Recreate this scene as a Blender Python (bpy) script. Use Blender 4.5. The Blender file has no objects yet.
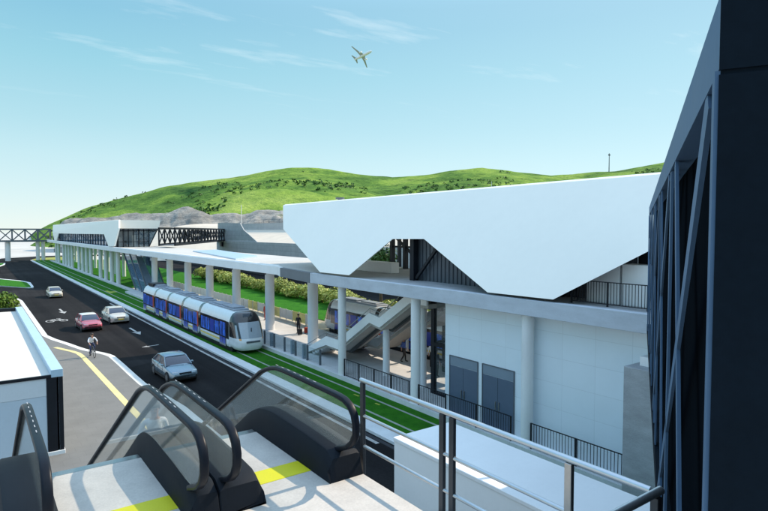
import bpy, bmesh, math, random
from math import sin, cos, pi, radians, sqrt, atan2, hypot
from mathutils import Vector, Matrix, noise
random.seed(7)
S = bpy.context.scene
C = S.collection

# ------------------------------------------------------------------ camera
H = 9.4
YAW, PITCH, FPX = 0.631341465, 0.042983983, 562.61378
cam = bpy.data.cameras.new('camera'); co = bpy.data.objects.new('camera', cam); C.objects.link(co)
co.location = (0, 0, H); co.rotation_euler = (pi/2 - PITCH, 0, -YAW)
cam.sensor_width = 36; cam.lens = 36*FPX/768; cam.clip_end = 9000; cam.clip_start = .05
S.camera = co
FW = Vector((sin(YAW)*cos(PITCH), cos(YAW)*cos(PITCH), -sin(PITCH)))
RT = Vector((cos(YAW), -sin(YAW), 0)); UP = RT.cross(FW)

# measuring aid: where a line of sight meets a real plane
def ray(x, y): return FW*FPX + RT*(x-384) - UP*(y-255.5)
def G(x, y, z=0.0):
    d = ray(x, y); t = (z-H)/d.z; return Vector((d.x*t, d.y*t, z))
def onplane(x, y, p, n):
    d = ray(x, y); n = Vector(n); t = (Vector(p)-Vector((0, 0, H))).dot(n)/d.dot(n)
    return Vector((0, 0, H))+d*t
def atdepth(x, y, d): return Vector((0, 0, H)) + ray(x, y)*(d/FPX)

# ------------------------------------------------------------------ materials
def newmat(name):
    m = bpy.data.materials.new(name); m.use_nodes = True
    nt = m.node_tree; return m, nt, nt.nodes['Principled BSDF']
def N(nt, t, **kw):
    n = nt.nodes.new(t)
    for k, v in kw.items(): setattr(n, k, v)
    return n
def coords(nt, sc=(1, 1, 1), rot=(0, 0, 0), kind='Object'):
    tc = N(nt, 'ShaderNodeTexCoord'); mp = N(nt, 'ShaderNodeMapping')
    mp.inputs['Scale'].default_value = sc; mp.inputs['Rotation'].default_value = rot
    nt.links.new(tc.outputs[kind], mp.inputs[0]); return mp.outputs[0]
def rgb(c, k=1.0): return (c[0]*k, c[1]*k, c[2]*k, 1)
def ramp(nt, fac, stops):
    r = N(nt, 'ShaderNodeValToRGB'); e = r.color_ramp.elements
    while len(e) < len(stops): e.new(.5)
    for i, (p, c) in enumerate(stops): e[i].position = p; e[i].color = c if len(c) == 4 else (*c, 1)
    nt.links.new(fac, r.inputs[0]); return r.outputs[0]
def mixc(nt, a, b, fac, mode='MIX'):
    m = N(nt, 'ShaderNodeMix'); m.data_type = 'RGBA'; m.blend_type = mode
    for s, v in ((6, a), (7, b), (0, fac)):
        if hasattr(v, 'is_output'): nt.links.new(v, m.inputs[s])
        else: m.inputs[s].default_value = v
    return m.outputs[2]
def tex(nt, vec, scale, detail=4, rough=.55):
    n = N(nt, 'ShaderNodeTexNoise'); n.inputs['Scale'].default_value = scale
    n.inputs['Detail'].default_value = detail; n.inputs['Roughness'].default_value = rough
    nt.links.new(vec, n.inputs['Vector']); return n.outputs['Fac']
def bump(nt, b, h, strength, dist=.05):
    bn = N(nt, 'ShaderNodeBump'); bn.inputs['Strength'].default_value = strength; bn.inputs['Distance'].default_value = dist
    nt.links.new(h, bn.inputs['Height']); nt.links.new(bn.outputs[0], b.inputs['Normal'])
def surf(name, c, rough=.6, var=.12, scale=1.5, bmp=0.0, bscale=40, metal=0.0, spec=.5, stretch=(1, 1, 1), fine=.5):
    m, nt, b = newmat(name); v = coords(nt, stretch)
    f1 = tex(nt, v, scale, 6, .6); f2 = tex(nt, v, scale*17, 3)
    a = ramp(nt, f1, [(.3, rgb(c, 1-var)), (.7, rgb(c, 1+var))])
    g = ramp(nt, f2, [(.25, (1-var*fine,)*3), (.75, (1+var*fine,)*3)])
    col = mixc(nt, a, g, 1.0, 'MULTIPLY'); nt.links.new(col, b.inputs['Base Color'])
    b.inputs['Roughness'].default_value = rough; b.inputs['Metallic'].default_value = metal
    b.inputs['Specular IOR Level'].default_value = spec
    rr = N(nt, 'ShaderNodeMapRange'); rr.inputs[3].default_value = max(0, rough-.12); rr.inputs[4].default_value = min(1, rough+.12)
    nt.links.new(f1, rr.inputs[0]); nt.links.new(rr.outputs[0], b.inputs['Roughness'])
    if bmp: bump(nt, b, tex(nt, v, bscale, 3), bmp, .02)
    return m
def tiles(name, c, w, h, rough=.6, mortar=.6, msize=.012, axis='XY', var=.06, offset=0.0, bmp=.3, stain=.1):
    """panels or pavers with thin joints; axis names the plane they lie in"""
    m, nt, b = newmat(name)
    rot = {'XY': (0, 0, 0), 'YZ': (0, 0, 0), 'XZ': (0, 0, 0)}[axis]
    tc = N(nt, 'ShaderNodeTexCoord'); sx = N(nt, 'ShaderNodeSeparateXYZ'); cx = N(nt, 'ShaderNodeCombineXYZ')
    nt.links.new(tc.outputs['Object'], sx.inputs[0])
    pick = {'XY': (0, 1), 'YZ': (1, 2), 'XZ': (0, 2)}[axis]
    nt.links.new(sx.outputs[pick[0]], cx.inputs[0]); nt.links.new(sx.outputs[pick[1]], cx.inputs[1])
    br = N(nt, 'ShaderNodeTexBrick'); br.offset = offset
    br.inputs['Scale'].default_value = 1; br.inputs['Brick Width'].default_value = w; br.inputs['Row Height'].default_value = h
    br.inputs['Mortar Size'].default_value = msize; br.inputs['Mortar Smooth'].default_value = .2
    br.inputs['Color1'].default_value = rgb(c, 1-var); br.inputs['Color2'].default_value = rgb(c, 1+var); br.inputs['Mortar'].default_value = rgb(c, mortar)
    nt.links.new(cx.outputs[0], br.inputs['Vector'])
    f = tex(nt, tc.outputs['Object'], .7, 7, .65)
    g = ramp(nt, f, [(.25, (1-stain,)*3), (.75, (1+stain,)*3)])
    nt.links.new(mixc(nt, br.outputs['Color'], g, 1.0, 'MULTIPLY'), b.inputs['Base Color'])
    b.inputs['Roughness'].default_value = rough
    inv = N(nt, 'ShaderNodeMath', operation='SUBTRACT'); inv.inputs[0].default_value = 1; nt.links.new(br.outputs['Fac'], inv.inputs[1])
    if bmp: bump(nt, b, inv.outputs[0], bmp, .01)
    return m
def glass(name, tint=(.86, .93, .92), veil=.12, veilc=(.75, .8, .8), rough=.02):
    m = bpy.data.materials.new(name); m.use_nodes = True; nt = m.node_tree; nt.nodes.clear()
    out = N(nt, 'ShaderNodeOutputMaterial'); tr = N(nt, 'ShaderNodeBsdfTransparent'); tr.inputs[0].default_value = (*tint, 1)
    gl = N(nt, 'ShaderNodeBsdfGlossy'); gl.inputs['Roughness'].default_value = rough
    df = N(nt, 'ShaderNodeBsdfDiffuse'); df.inputs[0].default_value = (*veilc, 1)
    lw = N(nt, 'ShaderNodeLayerWeight'); lw.inputs[0].default_value = .5
    pw = N(nt, 'ShaderNodeMath', operation='POWER'); nt.links.new(lw.outputs['Facing'], pw.inputs[0]); pw.inputs[1].default_value = 4.5
    fr = N(nt, 'ShaderNodeMath', operation='MULTIPLY_ADD'); nt.links.new(pw.outputs[0], fr.inputs[0]); fr.inputs[1].default_value = .55; fr.inputs[2].default_value = .03
    v = coords(nt); f = tex(nt, v, 1.3, 4)
    mr = N(nt, 'ShaderNodeMapRange'); mr.inputs[3].default_value = veil*.6; mr.inputs[4].default_value = veil*1.4; nt.links.new(f, mr.inputs[0])
    m1 = N(nt, 'ShaderNodeMixShader'); nt.links.new(mr.outputs[0], m1.inputs[0]); nt.links.new(tr.outputs[0], m1.inputs[1]); nt.links.new(df.outputs[0], m1.inputs[2])
    m2 = N(nt, 'ShaderNodeMixShader'); nt.links.new(fr.outputs[0], m2.inputs[0]); nt.links.new(m1.outputs[0], m2.inputs[1]); nt.links.new(gl.outputs[0], m2.inputs[2])
    nt.links.new(m2.outputs[0], out.inputs[0]); return m
def leafy(name, a, b_, hi, scale=2.0):
    m, nt, b = newmat(name); v = coords(nt)
    f = tex(nt, v, scale, 5, .7); col = ramp(nt, f, [(.32, a), (.52, b_), (.7, hi)])
    oi = N(nt, 'ShaderNodeObjectInfo'); hs = N(nt, 'ShaderNodeHueSaturation'); nt.links.new(col, hs.inputs['Color'])
    mr = N(nt, 'ShaderNodeMapRange'); mr.inputs[3].default_value = .8; mr.inputs[4].default_value = 1.2
    nt.links.new(oi.outputs['Random'], mr.inputs[0]); nt.links.new(mr.outputs[0], hs.inputs['Value'])
    nt.links.new(hs.outputs[0], b.inputs['Base Color']); b.inputs['Roughness'].default_value = .6
    b.inputs['Specular IOR Level'].default_value = .2
    return m
def paint(name, c, rough=.25, coat=.6, metal=.0):
    m, nt, b = newmat(name); v = coords(nt); f = tex(nt, v, 3, 4)
    nt.links.new(ramp(nt, f, [(.2, rgb(c, .93)), (.8, rgb(c, 1.05))]), b.inputs['Base Color'])
    b.inputs['Roughness'].default_value = rough; b.inputs['Coat Weight'].default_value = coat; b.inputs['Coat Roughness'].default_value = .06
    b.inputs['Metallic'].default_value = metal; return m

M = {}
M['asphalt'] = surf('asphalt', (.0185, .018, .0195), .9, .24, .16, .35, 60, spec=.04)
M['asphalt_old'] = surf('asphalt_old', (.045, .047, .053), .9, .2, .3, .35, 60, spec=.08)
M['base'] = surf('base', (.50, .485, .46), .95, .2, .035, 0)
M['pave'] = tiles('pave', (.163, .163, .158), .6, .6, .85, .88, .010, 'XY', .025, .5, .15, .12)
M['kerb'] = surf('kerb', (.66, .65, .62), .8, .1, .8, .15)
M['kerbside'] = surf('kerbside', (.62, .645, .66), .8, .10, .8, .15)
M['white_line'] = surf('white_line', (.36, .36, .355), .8, .45, 2.2)
M['tactile'] = surf('tactile', (.72, .62, .28), .75, .12, 1.4)
M['platform'] = tiles('platform', (.60, .61, .62), 1.2, 1.2, .7, .8, .012, 'XY', .05, 0, .15, .1)
M['floor'] = surf('floor', (.535, .51, .475), .6, .10, 2.4, .12, 25, fine=.9)
M['yellow'] = surf('yellow', (.66, .63, .012), .5, .06, 3)
M['white'] = surf('white', (.80, .81, .82), .5, .03, .5)
M['roofwhite'] = surf('roofwhite', (.93, .88, .80), .4, .02, .18, spec=.35)
M['flatroof'] = surf('flatroof', (.60, .58, .54), .8, .05, .35)
M['deck'] = surf('deck', (.50, .49, .47), .75, .06, .25)
M['fascia'] = surf('fascia', (.50, .545, .61), .75, .10, .9, .2, 18, stretch=(1, 1, 3))
M['fascia_white'] = surf('fascia_white', (.86, .86, .86), .6, .04, .6)
M['slate'] = surf('slate', (.155, .17, .19), .6, .1, .8)
M['column'] = surf('column', (.77, .785, .80), .7, .05, 1.3, .15, 22, stretch=(1, 1, .4))
M['wall'] = tiles('wall', (.78, .86, .93), 1.5, 1.05, .55, .88, .012, 'YZ', .015, 0, .2, .03)
M['conc'] = surf('conc', (.36, .375, .395), .85, .16, 1.2, .4, 14, stretch=(1, 1, 2.5))
M['bandwall'] = tiles('bandwall', (.42, .425, .43), 60, 1.05, .8, .82, .05, 'YZ', .07, 0, .3, .14)
M['sand'] = surf('sand', (.62, .55, .46), .9, .08, .3)
M['door'] = surf('door', (.085, .125, .19), .45, .06, 1.0)
M['doortop'] = surf('doortop', (.20, .26, .33), .4, .05, 1.0)
M['black'] = surf('black', (.009, .012, .018), .5, .2, 2, spec=.25)
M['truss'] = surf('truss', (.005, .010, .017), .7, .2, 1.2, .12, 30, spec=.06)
M['truss_skylit'] = surf('truss_skylit', (.075, .135, .225), .55, .1, 1.0, spec=.12)  # same steel as truss; sky light put into the lighter blue
M['steelgrey'] = surf('steelgrey', (.10, .12, .145), .45, .12, 1.5)
M['ribs'] = surf('ribs', (.075, .09, .11), .5, .1, 1.0)
M['rubber'] = surf('rubber', (.009, .012, .019), .38, .15, 3, spec=.14)
M['skirt'] = surf('skirt', (.012, .016, .023), .6, .12, 1.5, spec=.10)
M['chrome'] = surf('chrome', (.58, .61, .64), .34, .06, 3, metal=.85)
M['postmetal'] = surf('postmetal', (.05, .055, .065), .4, .12, 2.5, metal=.4)
M['brush'] = surf('brush', (.42, .42, .41), .3, .1, 2, metal=.9)
M['balglass'] = glass('balglass', (.978, .985, .975), .065, (.86, .88, .82))
M['clearglass'] = glass('clearglass', (.93, .96, .975), .04, (.6, .7, .75))
M['darkglass'] = glass('darkglass', (.42, .52, .60), .10, (.10, .16, .22))
M['skylight'] = glass('skylight', (.40, .62, .82), .45, (.30, .52, .78), .05)
M['carglass'] = paint('carglass', (.012, .022, .05), .06, 1.0)
M['turf'] = None
M['tramwhite'] = paint('tramwhite', (.72, .75, .78), .25, .5)
M['tramblack'] = paint('tramblack', (.010, .012, .016), .15, .8)
M['tramblue'] = paint('tramblue', (.022, .115, .80), .3, .25)
def mat_seats_reflect(m, lo, hi):  # seat blues and window reflections painted as noise patches
    nt = m.node_tree; b = nt.nodes['Principled BSDF']; v = coords(nt, (1, 1.5, .8)); f = tex(nt, v, 1.6, 5, .7)
    nt.links.new(ramp(nt, f, [(.36, lo), (.5, tuple((a+b_)/2 for a, b_ in zip(lo, hi))), (.6, hi)]), b.inputs['Base Color'])
mat_seats_reflect(M['tramblue'], (.008, .03, .17), (.045, .22, 1.0))
M['tramdeep'] = paint('tramdeep', (.012, .05, .38), .3, .1)
M['tramred'] = paint('tramred', (.55, .06, .010), .4, .1)
M['tramyel'] = paint('tramyel', (.70, .52, .05), .3, .4)
M['tramroof'] = surf('tramroof', (.26, .30, .36), .5, .12, 2)
M['windscreen'] = paint('windscreen', (.34, .40, .46), .12, .8)  # light grey reflection painted into the screen colour
M['skin'] = surf('skin', (.42, .24, .17), .5, .06, 8)
M['hair'] = surf('hair', (.03, .02, .015), .6, .2, 20)
M['shirt'] = surf('shirt', (.74, .76, .80), .8, .05, 10)
M['jeans'] = surf('jeans', (.025, .04, .11), .85, .15, 12)
M['darkcloth'] = surf('darkcloth', (.022, .022, .026), .85, .15, 12)
M['redcloth'] = surf('redcloth', (.40, .05, .03), .8, .1, 12)
M['bluecloth'] = surf('bluecloth', (.05, .10, .32), .8, .1, 12)
M['shoe'] = surf('shoe', (.03, .028, .026), .6, .1, 10)
M['tyre'] = surf('tyre', (.016, .016, .017), .8, .1, 10)
M['rim'] = surf('rim', (.45, .46, .48), .3, .08, 6, metal=.8)
M['lamp'] = paint('lamp', (.62, .66, .70), .08, 1.0)
M['amber'] = paint('amber', (.80, .38, .14), .2, .3)
M['plate'] = surf('plate', (.70, .48, .05), .5, .05, 6)
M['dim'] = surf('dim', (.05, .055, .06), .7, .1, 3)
M['bark'] = surf('bark', (.10, .075, .055), .9, .2, 6)
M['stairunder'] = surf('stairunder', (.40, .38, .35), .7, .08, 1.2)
M['panelwhite'] = surf('panelwhite', (.66, .67, .66), .5, .05, 1)
M['panelyellow'] = surf('panelyellow', (.66, .58, .22), .6, .35, .9)
M['bluepanel'] = paint('bluepanel', (.42, .58, .72), .4, .2)
M['frontblue'] = surf('frontblue', (.50, .60, .70), .3, .04, .5, spec=.6)
M['frontpale'] = surf('frontpale', (.62, .68, .74), .4, .04, .5)
M['planewhite'] = surf('planewhite', (.75, .75, .76), .4, .06, .5)
M['rock'] = None

def mat_turf():
    m, nt, b = newmat('turf'); v = coords(nt)
    f = tex(nt, v, 1.1, 6, .7); f2 = tex(nt, v, 38, 3, .7)
    a = ramp(nt, f, [(.3, (.018, .125, .008)), (.7, (.042, .205, .014))])
    g = ramp(nt, f2, [(.25, (.55, .6, .5)), (.75, (1.4, 1.3, 1.3))])
    nt.links.new(mixc(nt, a, g, 1, 'MULTIPLY'), b.inputs['Base Color']); b.inputs['Roughness'].default_value = .9
    b.inputs['Specular IOR Level'].default_value = .1
    bump(nt, b, f2, .8, .05); return m
M['turf'] = mat_turf()
def mat_hill():
    m, nt, b = newmat('hill_grass'); v = coords(nt, (1, 1, 1.6))
    f = tex(nt, v, .0085, 9, .68); f2 = tex(nt, v, .05, 6, .75); f3 = tex(nt, v, .3, 4, .7)
    base = ramp(nt, f, [(.36, (.050, .115, .030)), (.47, (.105, .200, .042)), (.54, (.190, .295, .056)), (.66, (.29, .37, .095))])  # greens lightened in place of distance haze
    k = ramp(nt, f2, [(.36, (.50, .58, .62)), (.47, (.95, .98, 1)), (.66, (1.25, 1.2, 1.1))])
    k2 = ramp(nt, f3, [(.3, (.75, .78, .75)), (.7, (1.2, 1.18, 1.1))])
    c = mixc(nt, mixc(nt, base, k, 1, 'MULTIPLY'), k2, 1, 'MULTIPLY')
    nt.links.new(c, b.inputs['Base Color']); b.inputs['Roughness'].default_value = .95; b.inputs['Specular IOR Level'].default_value = .05
    bump(nt, b, f2, .7, 6.0); return m
M['hill'] = mat_hill()
def mat_rock():
    m, nt, b = newmat('rock'); v = coords(nt, (1, 1, 2.4))
    f = tex(nt, v, .05, 9, .72); f2 = tex(nt, v, .35, 6, .75)
    a = ramp(nt, f, [(.3, (.135, .135, .13)), (.5, (.26, .255, .24)), (.6, (.37, .36, .335)), (.7, (.12, .16, .055))])
    k = ramp(nt, f2, [(.3, (.55, .57, .6)), (.6, (1.15, 1.13, 1.1))])
    nt.links.new(mixc(nt, a, k, 1, 'MULTIPLY'), b.inputs['Base Color']); b.inputs['Roughness'].default_value = .95
    bump(nt, b, f2, .9, 1.0); return m
M['rock'] = mat_rock()
M['hoodglass'] = glass('hoodglass', (.62, .74, .84), .22, (.30, .45, .62), .05)
M['dash'] = surf('dash', (.36, .37, .39), .6, .1, 2)
def mat_road():
    m, nt, b = newmat('asphalt'); v = coords(nt)
    lane = tex(nt, coords(nt, (1.1, .02, 1)), 1.0, 3, .5); f = tex(nt, v, .16, 7, .65); fine = tex(nt, v, 9, 4, .7); patch = N(nt, 'ShaderNodeTexVoronoi'); patch.inputs['Scale'].default_value = .11; nt.links.new(v, patch.inputs['Vector'])
    a = ramp(nt, f, [(.3, (.0140, .0138, .0152)), (.7, (.0225, .0220, .0235))])
    k = ramp(nt, lane, [(.35, (.80, .80, .82)), (.65, (1.22, 1.21, 1.18))]); g = ramp(nt, fine, [(.3, (.8,)*3), (.7, (1.2,)*3)])
    pc = N(nt, 'ShaderNodeSeparateColor'); nt.links.new(patch.outputs['Color'], pc.inputs[0]); pk = ramp(nt, pc.outputs[0], [(.0, (.9,)*3), (.85, (1.0,)*3), (.9, (1.28,)*3)])
    c = mixc(nt, mixc(nt, a, k, 1, 'MULTIPLY'), g, 1, 'MULTIPLY'); nt.links.new(mixc(nt, c, pk, 1, 'MULTIPLY'), b.inputs['Base Color'])
    b.inputs['Roughness'].default_value = .9; b.inputs['Specular IOR Level'].default_value = .05; bump(nt, b, fine, .3, .02); return m
M['asphalt'] = mat_road()
M['plateyellow'] = surf('plateyellow', (.34, .40, .04), .8, .3, 3)
M['recess_shade'] = surf('recess_shade', (.006, .008, .011), .95, .1, 1, spec=.0)  # same dark bridge steel; shade of the recess put into the black
M['bush'] = leafy('bush', (.045, .10, .012), (.11, .20, .022), (.22, .30, .05), 1.5)
M['hedge'] = leafy('hedge', (.17, .22, .035), (.36, .40, .10), (.58, .56, .24), 1.2)
M['scrub'] = leafy('scrub', (.030, .078, .018), (.050, .115, .026), (.08, .15, .036), .05)

# ------------------------------------------------------------------ mesh building
class MB:
    def __init__(s): s.v = []; s.f = []; s.mi = []; s.m = 0
    def add(s, vs, fs):
        o = len(s.v); s.v += [tuple(p) for p in vs]
        for f in fs: s.f.append(tuple(i+o for i in f)); s.mi.append(s.m)
        return s
    def box(s, x0, x1, y0, y1, z0, z1):
        v = [(x, y, z) for z in (z0, z1) for x, y in ((x0, y0), (x1, y0), (x1, y1), (x0, y1))]
        return s.add(v, [(3, 2, 1, 0), (4, 5, 6, 7), (0, 1, 5, 4), (1, 2, 6, 5), (2, 3, 7, 6), (3, 0, 4, 7)])
    def bar(s, p, q, w, h, up=(0, 0, 1)):
        p = Vector(p); q = Vector(q); d = (q-p).normalized(); u = Vector(up)
        if abs(d.dot(u)) > .98: u = Vector((1, 0, 0))
        r = d.cross(u).normalized(); u = r.cross(d)
        v = [e + r*a*w/2 + u*b*h/2 for e in (p, q) for a, b in ((-1, -1), (1, -1), (1, 1), (-1, 1))]
        return s.add(v, [(0, 1, 2, 3), (7, 6, 5, 4), (0, 4, 5, 1), (1, 5, 6, 2), (2, 6, 7, 3), (3, 7, 4, 0)])
    def prism(s, pts, vec):
        """polygon (list of 3-D points, planar) swept along vec"""
        n = len(pts); vec = Vector(vec); a = [Vector(p) for p in pts]; b = [p+vec for p in a]
        nor = Vector((0, 0, 0))
        for i in range(n): nor += a[i].cross(a[(i+1) % n])
        fl = nor.dot(vec) > 0
        bot = tuple(range(n)); top = tuple(range(n, 2*n))
        fs = [bot[::-1] if fl else bot, top if fl else top[::-1]]
        for i in range(n):
            j = (i+1) % n; q = (i, j, n+j, n+i); fs.append(q if fl else q[::-1])
        return s.add(a+b, fs)
    def flat(s, pts, z):
        return s.add([(p[0], p[1], z) for p in pts], [tuple(range(len(pts)))])
    def tube(s, path, r, n=10, closed=False, cap=True, sq=None):
        P = [Vector(p) for p in path]; k = len(P); vs = []
        prev = None
        for i, p in enumerate(P):
            a = P[(i-1) % k] if (closed or i > 0) else p; b = P[(i+1) % k] if (closed or i < k-1) else p
            d = (b-a).normalized()
            if prev is None:
                u = Vector((0, 0, 1)) if abs(d.z) < .9 else Vector((1, 0, 0))
                u = (u-d*u.dot(d)).normalized()
            else: u = (prev-d*prev.dot(d)).normalized()
            prev = u; w = d.cross(u); rr = r[i] if isinstance(r, (list, tuple)) else r
            for j in range(n):
                t = 2*pi*j/n
                if sq:
                    a_, b_ = sq; c, s_ = cos(t), sin(t); e = .55
                    vs.append(p + w*a_*math.copysign(abs(c)**e, c) + u*b_*math.copysign(abs(s_)**e, s_))
                else: vs.append(p + (w*cos(t)+u*sin(t))*rr)
        fs = []
        for i in range(k if closed else k-1):
            for j in range(n):
                a = i*n+j; b = i*n+(j+1) % n; c = ((i+1) % k)*n+(j+1) % n; d = ((i+1) % k)*n+j
                fs.append((a, b, c, d))
        if cap and not closed: fs += [tuple(range(n))[::-1], tuple(range((k-1)*n, k*n))]
        return s.add(vs, fs)
    def cyl(s, x, y, z0, z1, r, n=24, r2=None):
        r2 = r if r2 is None else r2
        v = [(x+r*cos(2*pi*i/n), y+r*sin(2*pi*i/n), z0) for i in range(n)]+[(x+r2*cos(2*pi*i/n), y+r2*sin(2*pi*i/n), z1) for i in range(n)]
        f = [(i, (i+1) % n, n+(i+1) % n, n+i) for i in range(n)]+[tuple(range(n))[::-1], tuple(range(n, 2*n))]
        return s.add(v, f)
    def loft(s, rings, cap=True, closed=True):
        n = len(rings[0]); vs = [p for r in rings for p in r]; fs = []
        for i in range(len(rings)-1):
            for j in range(n if closed else n-1):
                k = (j+1) % n; fs.append((i*n+j, i*n+k, (i+1)*n+k, (i+1)*n+j))
        if cap: fs += [tuple(range(n))[::-1], tuple(range((len(rings)-1)*n, len(rings)*n))]
        return s.add(vs, fs)
    def build(s, name, mats, parent=None, smooth=None, bevel=0, loc=None, segs=1):
        me = bpy.data.meshes.new(name)
        off = Vector(loc) if loc is not None else (parent['_o'] if parent is not None and '_o' in parent else None)
        vs = s.v
        if off is not None:
            off = Vector(off); vs = [Vector(p)-off for p in s.v]
        me.from_pydata(vs, [], s.f)
        mats = mats if isinstance(mats, (list, tuple)) else [mats]
        for m in mats: me.materials.append(M[m] if isinstance(m, str) else m)
        me.polygons.foreach_set('material_index', s.mi)
        bm = bmesh.new(); bm.from_mesh(me)
        bmesh.ops.recalc_face_normals(bm, faces=bm.faces) if bevel else None
        if bevel:
            ed = [e for e in bm.edges if len(e.link_faces) == 2 and e.calc_face_angle(0) > radians(40)]
            bmesh.ops.bevel(bm, geom=ed, offset=bevel, segments=segs, affect='EDGES', profile=.5, clamp_overlap=True)
        if smooth is not None:
            for f in bm.faces: f.smooth = True
            for e in bm.edges:
                if len(e.link_faces) == 2 and e.calc_face_angle(0) > radians(smooth): e.smooth = False
        bm.to_mesh(me); bm.free(); me.update()
        o = bpy.data.objects.new(name, me); C.objects.link(o)
        if parent is not None: o.parent = parent
        if loc is not None: o.location = loc
        if off is not None: o['_o'] = off
        return o
def thing(name, label, cat, loc=(0, 0, 0), group=None):
    o = bpy.data.objects.new(name, None); C.objects.link(o); o.location = loc; o.empty_display_size = .3
    o['label'] = label; o['category'] = cat; o['_o'] = Vector(loc)
    if group: o['group'] = group
    return o
def tag(o, label, cat, group=None):
    o['label'] = label; o['category'] = cat
    if group: o['group'] = group
    return o
def struct(o): o['kind'] = 'structure'; return o
def stuff(o): o['kind'] = 'stuff'; return o
def dup(root, loc, rotz=0.0, label=None, scale=None):
    r = root.copy(); C.objects.link(r); r.location = loc; r.rotation_euler = (0, 0, rotz)
    if scale: r.scale = scale
    if label: r['label'] = label
    for ch in list(root.children):
        c = ch.copy(); C.objects.link(c); c.parent = r
        for g in list(ch.children):
            d = g.copy(); C.objects.link(d); d.parent = c
    return r
# ------------------------------------------------------------------ sky and sun
KX = 1.21; CLOUD = 6.6
w = bpy.data.worlds.new('World'); S.world = w; w.use_nodes = True; nt = w.node_tree; nt.nodes.clear()
out = N(nt, 'ShaderNodeOutputWorld'); bg = N(nt, 'ShaderNodeBackground'); sky = N(nt, 'ShaderNodeTexSky'); sky.sky_type = 'NISHITA'
sky.sun_disc = False; sky.sun_elevation = atan2(1, KX); sky.sun_rotation = radians(90); sky.altitude = 0
sky.air_density = 1.0; sky.dust_density = 0.0; sky.ozone_density = 1.0
tc = N(nt, 'ShaderNodeTexCoord'); sx = N(nt, 'ShaderNodeSeparateXYZ'); nt.links.new(tc.outputs['Generated'], sx.inputs[0])
def mth(op, a, b=None, clamp=False):
    n = N(nt, 'ShaderNodeMath', operation=op); n.use_clamp = clamp
    for i, v in enumerate((a, b)):
        if v is None: continue
        if hasattr(v, 'is_output'): nt.links.new(v, n.inputs[i])
        else: n.inputs[i].default_value = v
    return n.outputs[0]
# wispy cloud layer: directions meet a flat sheet overhead
zz = mth('MAXIMUM', sx.outputs[2], .02); cx = N(nt, 'ShaderNodeCombineXYZ')
nt.links.new(mth('DIVIDE', sx.outputs[0], zz), cx.inputs[0]); nt.links.new(mth('DIVIDE', sx.outputs[1], zz), cx.inputs[1])
mp = N(nt, 'ShaderNodeMapping'); mp.inputs['Rotation'].default_value = (0, 0, YAW+.12); mp.inputs['Scale'].default_value = (1.0, 3.1, 1); mp.inputs['Location'].default_value = (0, 0, CLOUD)
nt.links.new(cx.outputs[0], mp.inputs[0])
cl = tex(nt, mp.outputs[0], .95, 10, .62)
cm = mth('MULTIPLY', mth('SUBTRACT', cl, .572, True), 6.0, True)
cm = mth('MULTIPLY', cm, mth('MULTIPLY', mth('SUBTRACT', sx.outputs[2], .17, True), 9.0, True))
elr = ramp(nt, sx.outputs[2], [(0, (.78, .91, .94)), (.04, (.72, .89, .93)), (.12, (.59, .85, .90)), (.17, (.48, .79, .86)), (.26, (.35, .715, .82)), (.33, (.28, .63, .79)), (.5, (.30, .60, .86)), (.8, (.48, .68, .98))])
dt = mth('ADD', mth('MULTIPLY', sx.outputs[0], RT.x), mth('MULTIPLY', sx.outputs[1], RT.y))
elr = mixc(nt, elr, (.66, .87, .90, 1), mth('MULTIPLY', mth('ADD', dt, .45, True), .46, True))
gain = N(nt, 'ShaderNodeMix'); gain.data_type = 'RGBA'; gain.blend_type = 'MULTIPLY'; gain.clamp_result = False; gain.inputs[0].default_value = 1
SKS = .13
gz = N(nt, 'ShaderNodeMapRange'); gz.inputs[1].default_value = .36; gz.inputs[2].default_value = .7; gz.inputs[3].default_value = .8/SKS; gz.inputs[4].default_value = 1.5/SKS; nt.links.new(sx.outputs[2], gz.inputs[0])
cg = N(nt, 'ShaderNodeCombineXYZ'); [nt.links.new(gz.outputs[0], cg.inputs[i]) for i in range(3)]
nt.links.new(elr, gain.inputs[6]); nt.links.new(cg.outputs[0], gain.inputs[7])
skyb = mixc(nt, mixc(nt, sky.outputs[0], (.92, .98, 1.0, 1), 1.0, 'MULTIPLY'), gain.outputs[2], .82)
skyc = mixc(nt, skyb, (6.9, 7.4, 7.5, 1), mth('MULTIPLY', cm, .27))
nt.links.new(skyc, bg.inputs[0]); bg.inputs[1].default_value = SKS; nt.links.new(bg.outputs[0], out.inputs[0])
sl = bpy.data.lights.new('sun', 'SUN'); so = bpy.data.objects.new('sun', sl); C.objects.link(so)
sl.energy = 4.3; sl.angle = radians(.5); sl.color = (1, .83, .64); so.rotation_euler = (0, atan2(KX, 1), 0); so.location = (60, 0, 60)
S.view_settings.view_transform = 'Standard'; S.view_settings.look = 'None'; S.view_settings.exposure = .32; S.view_settings.gamma = 1
S.view_settings.use_curve_mapping = False

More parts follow.
